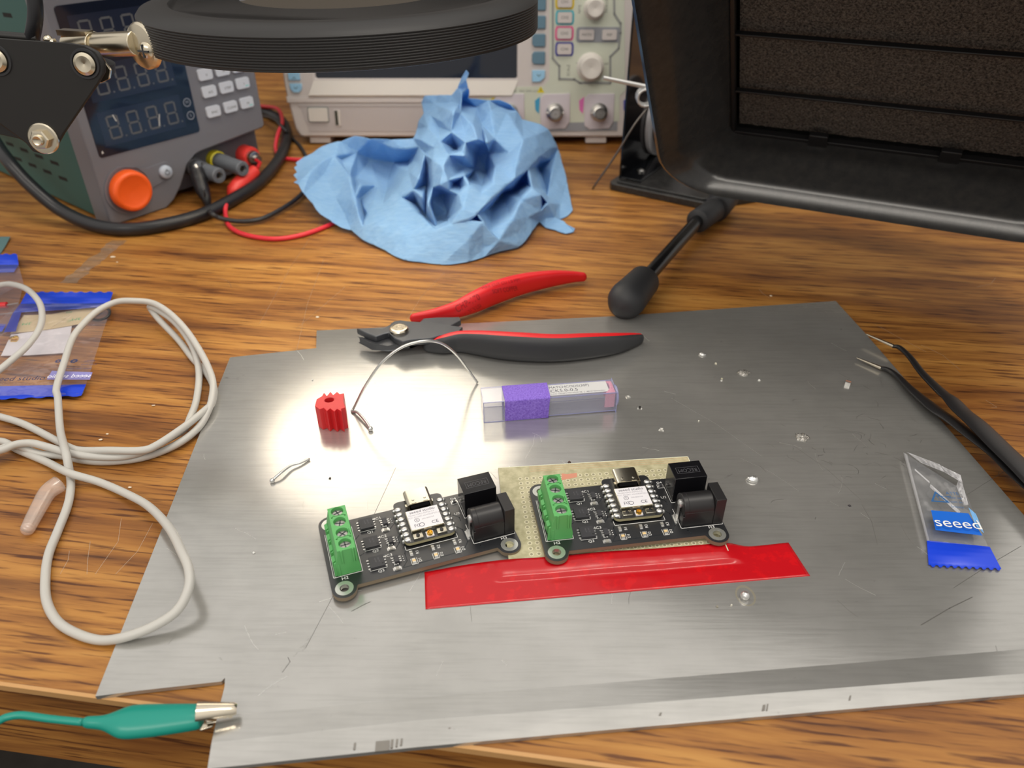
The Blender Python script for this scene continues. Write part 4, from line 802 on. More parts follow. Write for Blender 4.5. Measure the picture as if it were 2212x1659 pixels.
# nickel joint
YB = 341.0
def gy(x, y, Y=YB): return GY(x, y, Y)
NICK = mat('warm_nickel', (216, 206, 184), .24, 1)
fa = R(215); fo = Vector((math.cos(fa), math.sin(fa), 0)); fc = MC+fo*(RO+.2)+Vector((0, 0, -TH*.8)); FY = fc.y
fn = Vector((math.cos(R(238)), math.sin(R(238)), .03)); fl = B(MI); Tf = Matrix.Translation(fc+fn*1.2) @ fn.to_track_quat('Z', 'Y').to_matrix().to_4x4()
fl.lathe([(9.6, -1.5), (9.6, .6), (8.8, 1.7), (5.5, 2.6), (0, 3.2)], 36, 0, Tf, sx=.98, sy=.98)
e0, e1 = fc+fo*1.5+Vector((-2, 0, 1.0)), gy(214, 97, FY+9); ed = (e1-e0).normalized()
fl.cyl(e0, e1, 5.0, 32, bev=.3); fl.cyl(e1, e1+ed*2, 4.1, 24); fl.cyl(e1+ed*1.6, e1+ed*18.5, 5.5, 32, bev=.3)
fl.box(-19, -1, -3.6, .8, 3.6, 5.9, T=Matrix.Translation(e1+ed*1.0) @ Matrix.Rotation(math.atan2(-ed.y, -ed.x), 4, 'Z') @ Rot(-2, 'Y'))
fl.build('joint_barrel', NICK, lamp, smooth=35, label='nickel plated joint barrel and flange')
sc = B(MI); Ts = Tf @ Tr(4.6, -1.0, 2.2) @ Rot(14, 'Y')
sc.lathe([(3.4, -1.5), (3.4, .6), (2.6, 1.7), (1.2, 2.3), (0, 2.4)], 24, 0, Ts).box(-2.6, 2.6, -.35, .35, 1.5, 2.55, 1, Ts).box(-.35, .35, -2.6, 2.6, 1.5, 2.52, 1, Ts); sc.build('flange_screw', [NICK, DARKST], lamp)
# bracket plates
BP = Plane(gy(0, 215), (1, 0, .0), (0, .12, 1)); BPM = BP.mat()
def bp(px, py, w=0): return BP.at(px, py, w)
outp = [bp(*q) for q in [(-260, 60), (-60, 78), (60, 87), (150, 93), (188, 99), (212, 112), (226, 134), (226, 156), (214, 178), (180, 228), (140, 286), (122, 318), (108, 330), (90, 334), (70, 328), (55, 310), (-20, 255), (-260, 120)]]
b = B(MI @ BPM); b.prism(outp, -1.8, 0); b.build('bracket_plate', mat('satin_black_metal', (24, 23, 22), .5), lamp, bevel=.8, seg=3)
outp2 = [bp(*q, -9) for q in [(-260, 80), (60, 96), (170, 110), (196, 134), (190, 165), (108, 300), (90, 305), (62, 290), (-30, 225), (-260, 120)]]
b = B(MI @ BPM); b.prism(outp2, -9, -7.2); b.build('bracket_plate', MATS['satin_black_metal'], lamp, bevel=.8)
low = [bp(*q, -2.5) for q in [(-260, 130), (-10, 195), (20, 232), (62, 300), (60, 312), (36, 300), (-260, 235)]]
b = B(MI @ BPM); b.prism(low, -12, -3); b.build('lower_arm', MATS['satin_black_metal'], lamp, bevel=.8)
def bolt(px, py, r_, name, hexn=False, w=0):
    a, b_ = bp(px, py, w); T_ = MI @ BPM @ Tr(a, b_, 0)
    q = B(T_)
    if hexn: q.lathe([(r_, 0), (r_, .8), (r_*.92, 1.3), (r_*.66, 1.4)], 32).lathe([(r_*.64, 1.2), (r_*.64, 3.8), (r_*.56, 4.4), (r_*.42, 4.5)], 6).lathe([(r_*.36, 4), (r_*.36, 5.4), (r_*.28, 5.8), (r_*.1, 5.2), (0, 5.2)], 20)
    else: q.lathe([(r_, 0), (r_*.98, .8), (r_*.7, 1.6), (r_*.3, 1.3), (0, .9)], 32)
    q.build(name, NICK, lamp, smooth=35)
    if not hexn: B(T_).lathe([(r_*1.35, -.1), (r_*1.3, .5), (r_*1.12, .5), (r_*1.08, 0)], 32).build('grommet', RUBBER, lamp)
bolt(184, 138, 4.6, 'rivet'); bolt(-8, 130, 4.8, 'rivet'); bolt(95, 299, 6.6, 'bolt', True)
b = B(MI); b.cyl(gy(222, 132, 363), gy(222, 152, 363), 5, 20)
b.build('spacer', RUBBER, lamp)
a, b_ = bp(226, 146, -8); q = B(MI @ BPM); q.prism([(a-7, b_+5), (a-1, b_+6), (a+2.6, b_-1), (a+1.2, b_-4.5), (a-3, b_-6.2), (a-5, b_-6)], -9, -7.5); q.build('nickel_tab', NICK, lamp, bevel=.3)
b = B(MI); b.tube(catmull([gy(60, -60, 363), gy(74, -5, 361), gy(76, 40, 360), gy(68, 88, 360)], 8), 3.1, 14); b.build('power_cord', BLKC, lamp, smooth=180, label='black cord rising out of the bracket')
b = B(MI); b.cyl(gy(-40, 74, 359), gy(82, 84, 359), 2.0, 16); b.cyl(gy(-300, 75, 359), gy(-30, 76, 359), 6, 16); b.build('tension_rod', MATS['satin_black_metal'], lamp)
b = B(MI); b.cyl(gy(-700, -250, 430), gy(-250, 90, 359), 8, 16); b.build('arm', MATS['satin_black_metal'], lamp)
b = B(MI); b.cyl(gy(100, 88, 354), gy(118, 92, 354), 1.6, 12).sphere(gy(104, 86, 354), 2.0, 8); b.build('end_pin', NICK, lamp)
# ================================================================== solder fume extractor
F = G(1600, 268, 68); uu = Vector((math.cos(R(-24.6)), math.sin(R(-24.6)), 0)); tt = R(40)
vv = Vector((-math.sin(tt)*-math.sin(R(-24.6)), -math.sin(tt)*math.cos(R(-24.6)), math.cos(tt)))
HP = Plane(F, uu, vv); HM = HP.mat(); FW = 150
fume = thing('fume_extractor', 'black plastic solder fume extractor with a tilted hood over a steel rod foot', 'fume extractor', G(1530, 450, 0)); fi = fume.matrix_world
FI = Tr(*(-Vector(G(1530, 450, 0))))
def loop(x0, x1, y0, y1, r, w, n=8): return [(x, y, w) for x, y in rrect(x0, x1, y0, y1, r, n)]
ROT = 22
def morph(l, d=0.0): return l
D = 42
i0 = loop(-4, FW+4, -4, FW+4, 7, 2); i1 = loop(-6.5, FW+6.5, -5, FW+6.5, 9, 6); i2 = loop(-16, FW+16, -7.2, FW+14, 16, 20); i3 = loop(-24, FW+23, -7.0, FW+21, 24, 29.5); i4 = loop(-27, FW+26, -8.4, FW+25, 27, 33.5); i4b = loop(-32, FW+31, -10.3, FW+29, 32, 37.5); i5 = loop(-34.3, FW+33, -11.0, FW+31, 34, D)
o5 = loop(-36, FW+35, -12.8, FW+33, 35, D-1.0); o4 = loop(-34, FW+33, -12.4, FW+31, 34, D-4); o3 = loop(-18.5, FW+18.5, -9.4, FW+16.5, 18, 20); o0 = loop(-9, FW+9, -8, FW+9, 9, -2); oz = loop(-9, FW+9, -8, FW+9, 9, -34)
hb = B(FI @ HM); hb.loft([i0, i1, i2, i3, i4, i4b, i5, o5, o4, o3, o0, oz], caps=(False, True)); 
for i, v in enumerate(hb.v): pass
HOODM = spotted('hood_plastic', (44, 44, 45), (58, 57, 55), 160, .3, .75, .2, bump=.04, dist=.0006)
hb.build('hood', HOODM, fume, smooth=60, label='black plastic hood with rounded corners')
fb = B(FI @ HM); nx, ny = 60, 60; vv_ = []
for j in range(ny+1):
    for i in range(nx+1): vv_.append((FW*i/nx-1+2*i/nx, FW*j/ny-1, .6*noise.noise(Vector((i*.9, j*.9, 0)))-1.2))
fb.add(vv_, [(j*(nx+1)+i, j*(nx+1)+i+1, (j+1)*(nx+1)+i+1, (j+1)*(nx+1)+i) for j in range(ny) for i in range(nx)]); fb.box(-1, FW+1, -1, FW+1, -12, -2)
FOAM = spotted('charcoal_foam', (40, 38, 36), (150, 140, 130), 900, .38, .72, .95, bump=1.0, dist=.002, detail=6)
fb.build('filter_foam', FOAM, fume, smooth=0, label='dark grey filter foam pad')
gr = B(FI @ HM)
for b0 in (33, 76, 119): gr.box(-4, FW+4, b0-.7, b0+.7, .6, 3.4)
gr.box(-4.5, -2.2, -3, FW+3, .5, 4.2).box(FW+2.2, FW+4.5, -3, FW+3, .5, 4.2).box(-4, FW+4, -4, -1.6, .5, 4.2)
gr.build('guard_bars', BLACKP, fume, bevel=.4)
for a0 in (39, 106): B(FI @ HM).box(a0, a0+10, -4.5, 5, 2.4, 5.6).build('filter_clip', BLACKP, fume, bevel=.5)
fp_ = G(1322, 402, 0); ubx = Vector((math.cos(R(-32)), math.sin(R(-32)), 0)); uby = Vector((-ubx.y, ubx.x, 0))
bm = Matrix(((ubx.x, uby.x, 0, fp_.x), (ubx.y, uby.y, 0, fp_.y), (0, 0, 1, 0), (0, 0, 0, 1))); BL = FI @ bm
BASEM = spotted('base_plastic', (30, 30, 30), (58, 57, 55), 300, .4, .8, .32, bump=.2)
b = B(BL); b.prism([(3, -8), (72, -8), (84, 6), (150, 90), (150, 120), (4, 120), (0, 116), (0, -4)], 0, 5); b.prism([(5, -4), (70, -4), (81, 8), (146, 91), (146, 116), (5, 116)], 5, 6.2, holes=[[(9, 0), (69, 0), (78, 11), (142, 93), (142, 112), (9, 112)]]); b.build('base_plate', BASEM, fume, bevel=.6, smooth=40)
for x_, s_ in ((3, 1), (145, -1)):
    y_ = 4 if s_ > 0 else 88; b = B(BL); b.box(min(x_, x_+1.6*s_), max(x_, x_+1.6*s_), y_, 112, 5, 150).box(min(x_, x_+17*s_), max(x_, x_+17*s_), y_, 112, 5, 6.6); b.build('side_bracket', mat('glossy_black_metal', (16, 17, 20), .1), fume, bevel=.3, label='glossy black upright side bracket')
b = B(BL); b.lathe([(3, 6.4), (3, 7.6), (1.5, 8.4), (0, 8.5)], 16, T=Tr(12, 22, 0)); b.build('bracket_screw', STEEL, fume)
so, se = G(1556, 440, 10), G(1515, 480, 10); k0, k1 = G(1508, 476, 10), G(1386, 612, 10)
b = B(FI); dd = (k1-k0).normalized(); b.cyl(so-dd*14, so+dd*12, 8.5, 28, bev=1); b.cyl(so+dd*8, k0+dd*2, 7.4, 28, bev=.6); b.build('rod_socket', RUBBER, fume, smooth=50)
b = B(FI); b.cyl(k0-dd*10, k1+dd*10, 4.0, 24); b.build('foot_rod', BLACKG, fume, smooth=50, label='glossy black rod')
b = B(FI); Tb = Matrix.Translation(k1-dd*4) @ dd.to_track_quat('Z', 'Y').to_matrix().to_4x4()
b.lathe([(4.4, -.5), (8.0, 0), (8.6, 1), (9.3, 16), (9.8, 23), (9.4, 27.5), (7.6, 31.5), (4.4, 34), (0, 34.8)], 32, 0, Tb); b.build('rubber_foot', RUBBER, fume, smooth=50, label='black rounded rubber foot cap')
# solder spool, wire guide and the hanging solder
sd = Vector((ubx.x, ubx.y, 0)); spc = GY(1420, 246, 592)+sd*15; spc.z = 6.5+27
spool = thing('solder_spool', 'white solder spool standing beside the glossy black bracket', 'spool', (spc.x, spc.y, 6.3), 0)
T_ = Tr(0, 0, spc.z-6.3) @ sd.to_track_quat('Z', 'Y').to_matrix().to_4x4()
SPW = mat('spool_white', (196, 196, 200), .45)
b = B(T_); b.lathe([(9, 10), (27, 10), (27, 12), (26, 12.6), (9, 12.6)], 48).lathe([(9, -12.6), (27, -12.6), (27, -10), (9, -10)], 48); b.build('flange', SPW, spool, smooth=40)
b = B(T_); z = -10; pr_ = [(9, -10)]
while z < 9.4: pr_ += [(19, z), (19.6, z+.5), (19, z+1)]; z += 1.05
pr_ += [(9, 10)]; b.lathe(pr_, 48); b.build('wound_solder', mat('solder_winding', (120, 110, 106), .3, .9), spool, smooth=40)
guide = thing('wire_guide', 'chrome coil wire guide poking out beside the fume hood', 'wire guide', GY(1395, 210, 528))
GI = Tr(*(-Vector(GY(1395, 210, 528)))); cg = GY(1395, 210, 528); b = B(GI)
b.cyl(GY(1303, 168, 525), GY(1436, 196, 529), 1.3, 16, r1=1.6); P = []
for k in range(60): a = 2*PI*k/15; P.append(cg+Vector((5.6*math.cos(a), -3+k*.14, 5.6*math.sin(a))))
b.tube(P, .9, 10); b
b.build('coil', mat('guide_wire', (210, 210, 208), .3, .6), guide, smooth=60)
cable('solder_strand', [GY(1400, 232, 528), GY(1370, 270, 527), GY(1330, 335, 528), G(1280, 408, .9)], .75, mat('dull_solder', (120, 116, 112), .35, .9), 'thin grey solder strand hanging from the coil to the bench', 'solder wire')
# ================================================================== blue paper towel
# measured points: name: (px, py, height above the bench)
TP = {
 # outer edge, clockwise from the left tip
 'e0': (638, 353, 24), 'e1': (663, 336, 26), 'e2': (693, 318, 28), 'e3': (733, 305, 30), 'e4': (767, 292, 33), 'e5': (800, 298, 33), 'e6': (845, 301, 34), 'e7': (893, 299, 36),
 'e8': (902, 278, 32), 'e9': (904, 262, 36), 'e10': (916, 246, 42), 'e11': (909, 222, 48), 'e12': (916, 206, 54), 'e13': (945, 205, 56), 'e14': (976, 205, 60), 'e15': (988, 190, 66), 'e16': (998, 166, 75), 'e17': (1008, 150, 82), 'e18': (1014, 158, 80), 'e19': (1009, 172, 76), 'e20': (1012, 190, 68), 'e21': (1014, 202, 62), 'e22': (1012, 212, 58),
 'e23': (1055, 216, 55), 'e24': (1078, 216, 54), 'e25': (1102, 225, 50), 'e26': (1117, 240, 45), 'e27': (1127, 258, 40), 'e28': (1166, 269, 37), 'e29': (1184, 281, 33), 'e30': (1197, 305, 24), 'e31': (1206, 320, 18), 'e32': (1214, 352, 12), 'e33': (1225, 392, 6), 'e34': (1233, 430, 2), 'e35': (1238, 456, .4), 'e36': (1226, 468, .4), 'e37': (1209, 474, .4),
 'e38': (1222, 483, 3), 'e39': (1243, 494, 3), 'e40': (1240, 502, .6), 'e41': (1222, 506, .6), 'e42': (1200, 498, .6), 'e43': (1177, 492, .6), 'e44': (1166, 480, 2),
 'e45': (1150, 500, 4), 'e46': (1136, 520, 2), 'e47': (1122, 533, 1), 'e48': (1082, 543, 1), 'e49': (1046, 556, .6), 'e50': (1014, 566, .4), 'e51': (972, 572, .3), 'e52': (950, 572, .3), 'e53': (905, 567, .4), 'e54': (876, 564, .5), 'e55': (854, 555, .8), 'e56': (832, 542, 1), 'e57': (806, 530, 1.5), 'e58': (783, 519, 2), 'e59': (757, 497, 3), 'e60': (737, 492, 4), 'e61': (714, 478, 6), 'e62': (690, 463, 8), 'e63': (674, 442, 11), 'e64': (654, 419, 15), 'e65': (643, 398, 19), 'e65a': (634, 394, 19), 'e65b': (642, 388, 20), 'e65c': (633, 377, 21), 'e66': (641, 371, 22), 'e66a': (635, 362, 23), 'e66b': (641, 358, 23.5),
 # left flap and its fold
 'r0': (736, 345, 20), 'r1': (769, 384, 10), 'r2': (779, 430, 4), 'r3': (789, 466, 3), 'a0': (723, 336, 27), 'a1': (755, 379, 21), 'a2': (766, 427, 15), 'a3': (776, 468, 11), 'a4': (784, 489, 8), 'a5': (700, 380, 18), 'a6': (725, 430, 10), 'a7': (700, 345, 27), 'a8': (745, 465, 4), 'a9': (670, 370, 24),
 # pocket under the rim
 'b0': (823, 309, 30), 'b1': (850, 320, 29), 'b2': (872, 322, 30), 'b3': (906, 318, 33), 'b4': (919, 331, 33), 'b5': (770, 330, 20), 'b6': (800, 345, 10), 'b7': (850, 352, 7), 'b8': (880, 350, 8), 'b9': (788, 390, 9), 'b10': (815, 400, 8), 'b11': (827, 443, 14), 'b12': (808, 440, 13), 'b13': (795, 462, 11), 'b14': (780, 400, 15), 'b15': (838, 395, 4),
 # ridge up to the centre and front skirt
 'c0': (856, 410, 20), 'c1': (882, 371, 27), 'c2': (905, 350, 32), 'c3': (918, 333, 37), 'c4': (867, 428, 20), 'c5': (905, 462, 17), 'c6': (942, 496, 16), 'c7': (850, 470, 15), 'c8': (880, 510, 10), 'c9': (920, 540, 6), 'c10': (830, 500, 9), 'c11': (960, 540, 7), 'c12': (965, 562, 2.5), 'c13': (810, 478, 12), 'c14': (856, 530, 5),
 'd0': (975, 484, 19), 'd1': (1014, 476, 21), 'd2': (1042, 480, 20), 'd3': (1077, 520, 9), 'd4': (1104, 476, 17), 'd5': (1125, 432, 22), 'd6': (1149, 406, 25), 'd7': (1168, 420, 22), 'd8': (1183, 438, 16), 'd9': (1140, 470, 12), 'd10': (1115, 505, 8), 'd11': (1010, 520, 12), 'd12': (1045, 535, 5), 'd13': (1180, 470, 5), 'd14': (1198, 470, 4), 'd15': (1060, 500, 12), 'd16': (1168, 455, 12),
 # dark pocket
 'p0': (1085, 418, 6), 'p1': (1110, 411, 4), 'p2': (1060, 450, 6), 'p3': (1130, 390, 2), 'p4': (1165, 360, 4), 'p5': (1190, 345, 13), 'p6': (1198, 385, 10), 'p7': (1180, 410, 2), 'p8': (1030, 472, 4), 'p9': (1176, 432, 5),
 'q0': (1192, 370, 13), 'q1': (1182, 425, 9), 'q2': (1210, 440, 3),
 # big dome and its lower edge
 'f0': (1192, 318, 24), 'f1': (1167, 338, 28), 'f2': (1140, 366, 29), 'f3': (1112, 389, 30), 'f4': (1092, 402, 30), 'f5': (1063, 428, 28), 'f6': (1030, 463, 24), 'f7': (1005, 474, 22), 'f8': (1160, 290, 38), 'f9': (1160, 318, 34), 'f10': (1110, 270, 47), 'f11': (1060, 240, 54), 'f12': (1070, 300, 42), 'f13': (1100, 330, 36), 'f14': (1115, 355, 36), 'f15': (1070, 360, 32), 'f16': (1040, 400, 22), 'f17': (1095, 245, 50), 'f18': (1040, 270, 46), 'f19': (1055, 330, 30), 'f20': (1130, 300, 42), 'f21': (1050, 372, 16), 'f22': (1064, 400, 32),
 # centre crumple
 'g0': (994, 245, 56), 'g1': (1021, 268, 54), 'g2': (980, 242, 62), 'g3': (955, 262, 52), 'g4': (925, 275, 46), 'g5': (905, 300, 40), 'g6': (950, 275, 45), 'g7': (975, 285, 50), 'g8': (1005, 290, 48), 'g9': (1030, 300, 52), 'g10': (1052, 308, 52), 'g11': (1035, 315, 36), 'g12': (985, 322, 32), 'g13': (1005, 308, 50), 'g14': (950, 305, 45), 'g15': (940, 320, 42), 'g16': (998, 328, 48), 'g17': (1005, 338, 46), 'g18': (970, 335, 46), 'g19': (1030, 335, 26), 'g20': (1025, 365, 20), 'g21': (1000, 360, 31), 'g22': (958, 360, 44), 'g23': (935, 345, 43), 'g24': (922, 360, 27), 'g25': (921, 400, 14), 'g26': (905, 385, 33), 'g27': (893, 410, 26), 'g28': (900, 440, 11), 'g29': (925, 440, 27), 'g30': (920, 470, 8), 'g31': (950, 400, 36), 'g32': (932, 432, 18), 'g33': (940, 470, 6), 'g34': (944, 490, 13), 'g35': (968, 390, 38), 'g36': (957, 418, 18), 'g37': (965, 460, 10), 'g38': (970, 411, 32), 'g39': (1003, 380, 37), 'g40': (1014, 402, 34), 'g41': (1012, 385, 17), 'g42': (990, 420, 30), 'g43': (1000, 450, 27), 'g44': (962, 475, 8), 'g45': (1040, 420, 30), 'g46': (985, 395, 26), 'g47': (935, 405, 30), 'g48': (912, 425, 30),
 'h0': (975, 222, 56), 'h1': (940, 225, 50), 'h2': (998, 200, 66), 'h3': (992, 225, 58), 'h4': (1030, 232, 50), 'h5': (930, 250, 46), 'h6': (1000, 215, 48), 'h7': (1100, 236, 44), 'h8': (1080, 228, 48)}
CR = ['e5 b0 b1 b2 b3 b4', 'a0 a1 a2 a3 a4', 'a0 b5', 'b11 c0 c1 c2 c3', 'c0 c4 c5 c6', 'b13 b11', 'a4 b13', 'c6 d0 d1 d2 d3 d4 d5 d6 d7 d8', 'd2 d15 d3 e49', 'c6 c11 c12 e51', 'f0 f1 f2 f3 f4 f5 f6 f7', 'g10 g13 g12', 'c3 g23 g18 g16', 'c3 g26 g27', 'g23 g47 g29 g34', 'g22 g35 g38 g36', 'g39 g40 g45', 'g38 g40', 'e31 q0 q1', 'g2 g0 g1 g9 g10', 'e15 h2 g0', 'e20 h6 g0', 'g39 g42 g44', 'd8 e44', 'd14 e38 e39', 'g16 g17 g21', 'g3 g7 g13', 'a4 e58', 'g24 g25 g30', 'e7 g5', 'g1 f18 f19', 'f10 f13 f15']
names = list(TP); idx = {n: i for i, n in enumerate(names)}; E = [n for n in names if n[0] == 'e']
edges = [(idx[E[i]], idx[E[(i+1) % len(E)]]) for i in range(len(E))]
for l in CR:
    s = l.split(); edges += [(idx[a], idx[b_]) for a, b_ in zip(s[:-1], s[1:])]
v2, e2, f2, ov, oe, of = delaunay_2d_cdt([Vector((TP[n][0], -TP[n][1])) for n in names], edges, [tuple(idx[n] for n in reversed(E))], 1, .01)
vz = []
for i, q in enumerate(v2):
    if ov[i]: vz.append(TP[names[ov[i][0]]][2])
    else:
        d = sorted((((q.x-TP[n][0])**2+(q.y+TP[n][1])**2), TP[n][2]) for n in names)[:2]; vz.append((d[0][1]+d[1][1])/2)
tb = B(); tb.add([G(q.x, -q.y, z+.3) for q, z in zip(v2, vz)], [tuple(f) for f in f2])
towel = tb.build('paper_towel', TOWEL, loc=G(950, 480, 0), smooth=180)
cs_ = set()
for l in CR:
    s = l.split()
    for a, b_ in zip(s[:-1], s[1:]): cs_.add((names.index(a), names.index(b_)))
orig = {}
for i, l in enumerate(ov):
    for k in l: orig[k] = i
cm = {tuple(sorted((orig[a], orig[b_]))) for a, b_ in cs_ if a in orig and b_ in orig}
at_ = towel.data.attributes.new('crease_edge', 'FLOAT', 'EDGE')
for e in towel.data.edges: at_.data[e.index].value = .9 if tuple(sorted(e.vertices)) in cm else .3
s1 = towel.modifiers.new('sub', 'SUBSURF'); s1.subdivision_type = 'SIMPLE'; s1.levels = s1.render_levels = 4
sm_ = towel.modifiers.new('soften', 'SMOOTH'); sm_.factor = .5; sm_.iterations = 10
tx_ = bpy.data.textures.new('crumple', 'CLOUDS'); tx_.noise_scale = .02; tx_.noise_depth = 2
dm = towel.modifiers.new('crumple', 'DISPLACE'); dm.texture = tx_; dm.strength = .0022; dm.mid_level = .5; dm.texture_coords = 'LOCAL'
so_ = towel.modifiers.new('thick', 'SOLIDIFY'); so_.thickness = .0004; so_.offset = 0
tag(towel, 'crumpled light blue paper towel heaped in front of the oscilloscope', 'paper towel')
# ================================================================== flush cutters
cut = thing('flush_cutters', 'open flush cutters with red and black grips, jaws resting on the sheet', 'cutters', G(862, 712, SZ))
CI = Tr(*(-Vector(G(862, 712, SZ)))); CUTG = mat('black_grip', (46, 47, 50), .5); CUTR = mat('red_grip', (212, 30, 36), .38)
def grip(path, inner, name, th, dv):
    """path: (px, py, half height in px); inner: 2D direction towards the other grip"""
    P = [Vector((x, y, h)) for x, y, h in path]; P = catmull(P, 8); rings = []; n = 40
    C3 = []
    for p in P:
        rz = p.z/dv; c = G(p.x, p.y, SZ+max(rz, 1.5)+.1); C3.append((c, rz, rz*.66))
    for i, (c, rz, rh) in enumerate(C3):
        t = C3[min(i+1, len(C3)-1)][0]-C3[max(i-1, 0)][0]; t.z = 0; t.normalize(); s = Vector((-t.y, t.x, 0))
        ring = []
        for k in range(n):
            a = 2*PI*k/n; ca, sa = math.cos(a), math.sin(a); e = .75
            ring.append(c+s*rh*math.copysign(abs(ca)**e, ca)+Vector((0, 0, 1))*rz*math.copysign(abs(sa)**e, sa))
        rings.append(ring)
    def end(r, c, f): return [c+(q-c)*f for q in r]
    d0 = (C3[0][0]-C3[1][0]).normalized(); d1 = (C3[-1][0]-C3[-2][0]).normalized(); r0, r1 = C3[0][1], C3[-1][1]
    rings = [[q+d0*r0*.8 for q in end(rings[0], C3[0][0], .15)], [q+d0*r0*.62 for q in end(rings[0], C3[0][0], .62)], [q+d0*r0*.3 for q in end(rings[0], C3[0][0], .9)]]+rings+[[q+d1*r1*.3 for q in end(rings[-1], C3[-1][0], .9)], [q+d1*r1*.62 for q in end(rings[-1], C3[-1][0], .62)], [q+d1*r1*.8 for q in end(rings[-1], C3[-1][0], .15)]]
    def fm(i, k):
        a = 2*PI*(k+.5)/n; ca, sa = math.cos(a)*inner, math.sin(a)
        return 1 if ca+sa*th[0] > th[1] else 0
    b = B(CI); b.loft(rings, 0, True, (True, True), fm); b.build(name, [CUTG, CUTR], cut, smooth=60); return b
UG = grip([(893, 687, 9), (915, 684, 11), (940, 680, 13), (965, 674, 15), (990, 667, 18), (1025, 652, 22), (1075, 630, 24), (1130, 613, 22), (1190, 602, 18), (1235, 598, 13), (1260, 598, 10)], -1, 'grip', (.5, -.35), 3.9)
grip([(925, 748, 14), (957, 744, 22), (993, 738, 25), (1035, 741, 29), (1080, 746, 32), (1134, 750, 33), (1200, 752, 32), (1265, 748, 30), (1328, 742, 25), (1365, 735, 18), (1382, 731, 13)], 1, 'grip', (.62, .28), 4.75)
def gpoly(pts, z): return [tuple(G(x, y, z)[:2]) for x, y in pts]
b = B(CI); b.prism(gpoly([(770, 712), (799, 711), (826, 712), (841, 705), (850, 697), (866, 694), (884, 697), (935, 700), (1000, 709), (990, 722), (950, 727), (933, 733), (887, 737), (870, 741), (853, 734), (840, 721), (832, 723), (812, 730), (790, 722)], SZ+8), SZ+5.5, SZ+8.8)
b.build('upper_jaw', DARKST, cut, bevel=.6, seg=2, smooth=30, label='dark steel jaw with the pivot')
b = B(CI); b.prism(gpoly([(776, 733), (809, 736), (837, 730), (848, 736), (853, 742), (872, 744), (905, 738), (930, 728), (975, 707), (996, 696), (993, 689), (940, 690), (915, 692), (890, 715), (862, 725), (885, 745), (866, 747), (838, 751), (802, 747)], SZ+4.5), SZ+2.6, SZ+5.6)
b.build('lower_jaw', DARKST, cut, bevel=.6, seg=2, smooth=30, label='dark steel jaw underneath')
b = B(CI); pc_ = G(862, 710, SZ+10); b.lathe([(4.5, -1.6), (4.5, .6), (4.0, 1.3), (3.2, 1.35), (3.1, 1.2), (2.4, 1.2), (2.3, 1.35), (1.3, 1.35), (1.2, 1.2), (0, 1.2)], 36, 0, Tr(pc_.x, pc_.y, SZ+9.4)); b.build('pivot_bolt', CHROME, cut, smooth=35)
# faint moulded lettering on the upper grip
b = B(CI); q0 = G(1003, 648, SZ+9.0); q1 = G(1042, 630, SZ+9.6); an_ = math.atan2((q1-q0).y, (q1-q0).x)
TLx = Matrix.Translation(G(1010, 652, SZ+9.4)) @ Matrix.Rotation(an_, 4, 'Z') @ Rot(38, 'X')
b.text('CHP-170', 4.2, TLx).text('MADE IN USA', 1.9, TLx @ Tr(1, -3.2, 0))
TLx = Matrix.Translation(G(1085, 620, SZ+9.9)) @ Matrix.Rotation(an_*.72, 4, 'Z') @ Rot(38, 'X')
b.text('MAX CUT CU 1.0 MM', 2.4, TLx @ Tr(0, 1.5, 0)).text('SOFT COPPER', 2.4, TLx @ Tr(1, -1.7, 0))
from mathutils.bvhtree import BVHTree
bv = BVHTree.FromPolygons([tuple(v) for v in UG.v], [f for f in UG.f]); dr = Vector((0, .62, -.78)).normalized(); keep = []
for i, v in enumerate(b.v):
    h = bv.ray_cast(v-dr*30, dr); keep.append(h[0] is not None)
    if h[0] is not None: b.v[i] = h[0]-dr*.22
b.f, b.m = zip(*[(f, m_) for f, m_ in zip(b.f, b.m) if all(keep[k] for k in f)]); GT = b
GT.build('moulded_lettering', mat('grip_lettering', (150, 26, 32), .5), cut, smooth=0)
# ================================================================== tweezers
tw = thing('tweezers', 'black coated bent-tip tweezers with two bare steel tips, over the sheet corner', 'tweezers', G(2055, 880, 2))
WI = Tr(*(-Vector(G(2055, 880, 2))))
def tarm(path, tip, zt):
    P = catmull([Vector((x, y, h)) for x, y, h in path], 8); rings = []; n = 16; N_ = len(P)
    cs = [G(p.x, p.y, zt(i/(N_-1))) for i, p in enumerate(P)]
    for i, p in enumerate(P):
        t = cs[min(i+1, N_-1)]-cs[max(i-1, 0)]; t.z = 0; t.normalize(); s = Vector((-t.y, t.x, .0)); rh = p.z/5.0; rz = min(1.3, rh*.9)
        rings.append([cs[i]+s*rh*math.cos(2*PI*k/n)*1.0+Vector((0, 0, 1))*(rz*math.sin(2*PI*k/n)-rh*.28*math.cos(2*PI*k/n)) for k in range(n)])
    b = B(WI); b.loft(rings, 0, True, (True, True)); b.build('arm', mat('black_coating', (34, 33, 34), .36), tw, smooth=60)
    (x0, y0, h0), (x1, y1, h1) = tip; b = B(WI); b.tube([G(x0, y0, zt(0)), G((x0+x1)/2, (y0+y1)/2, zt(0)), G(x1, y1, zt(0))], 1, 12, rad=[h0/5, (h0+h1)/10, h1/5]); b.build('tip', CHROME, tw, smooth=50, label='bare steel tip')
tarm([(1928, 748, 5), (1943, 751, 7), (1966, 772, 9), (1994, 808, 12), (2035, 848, 18), (2054, 862, 23), (2078, 888, 27), (2110, 915, 31), (2160, 965, 33), (2215, 1018, 34), (2290, 1100, 30)], ((1931, 748, 4.6), (1872, 722, 1.6)), lambda s: 6+s*3)
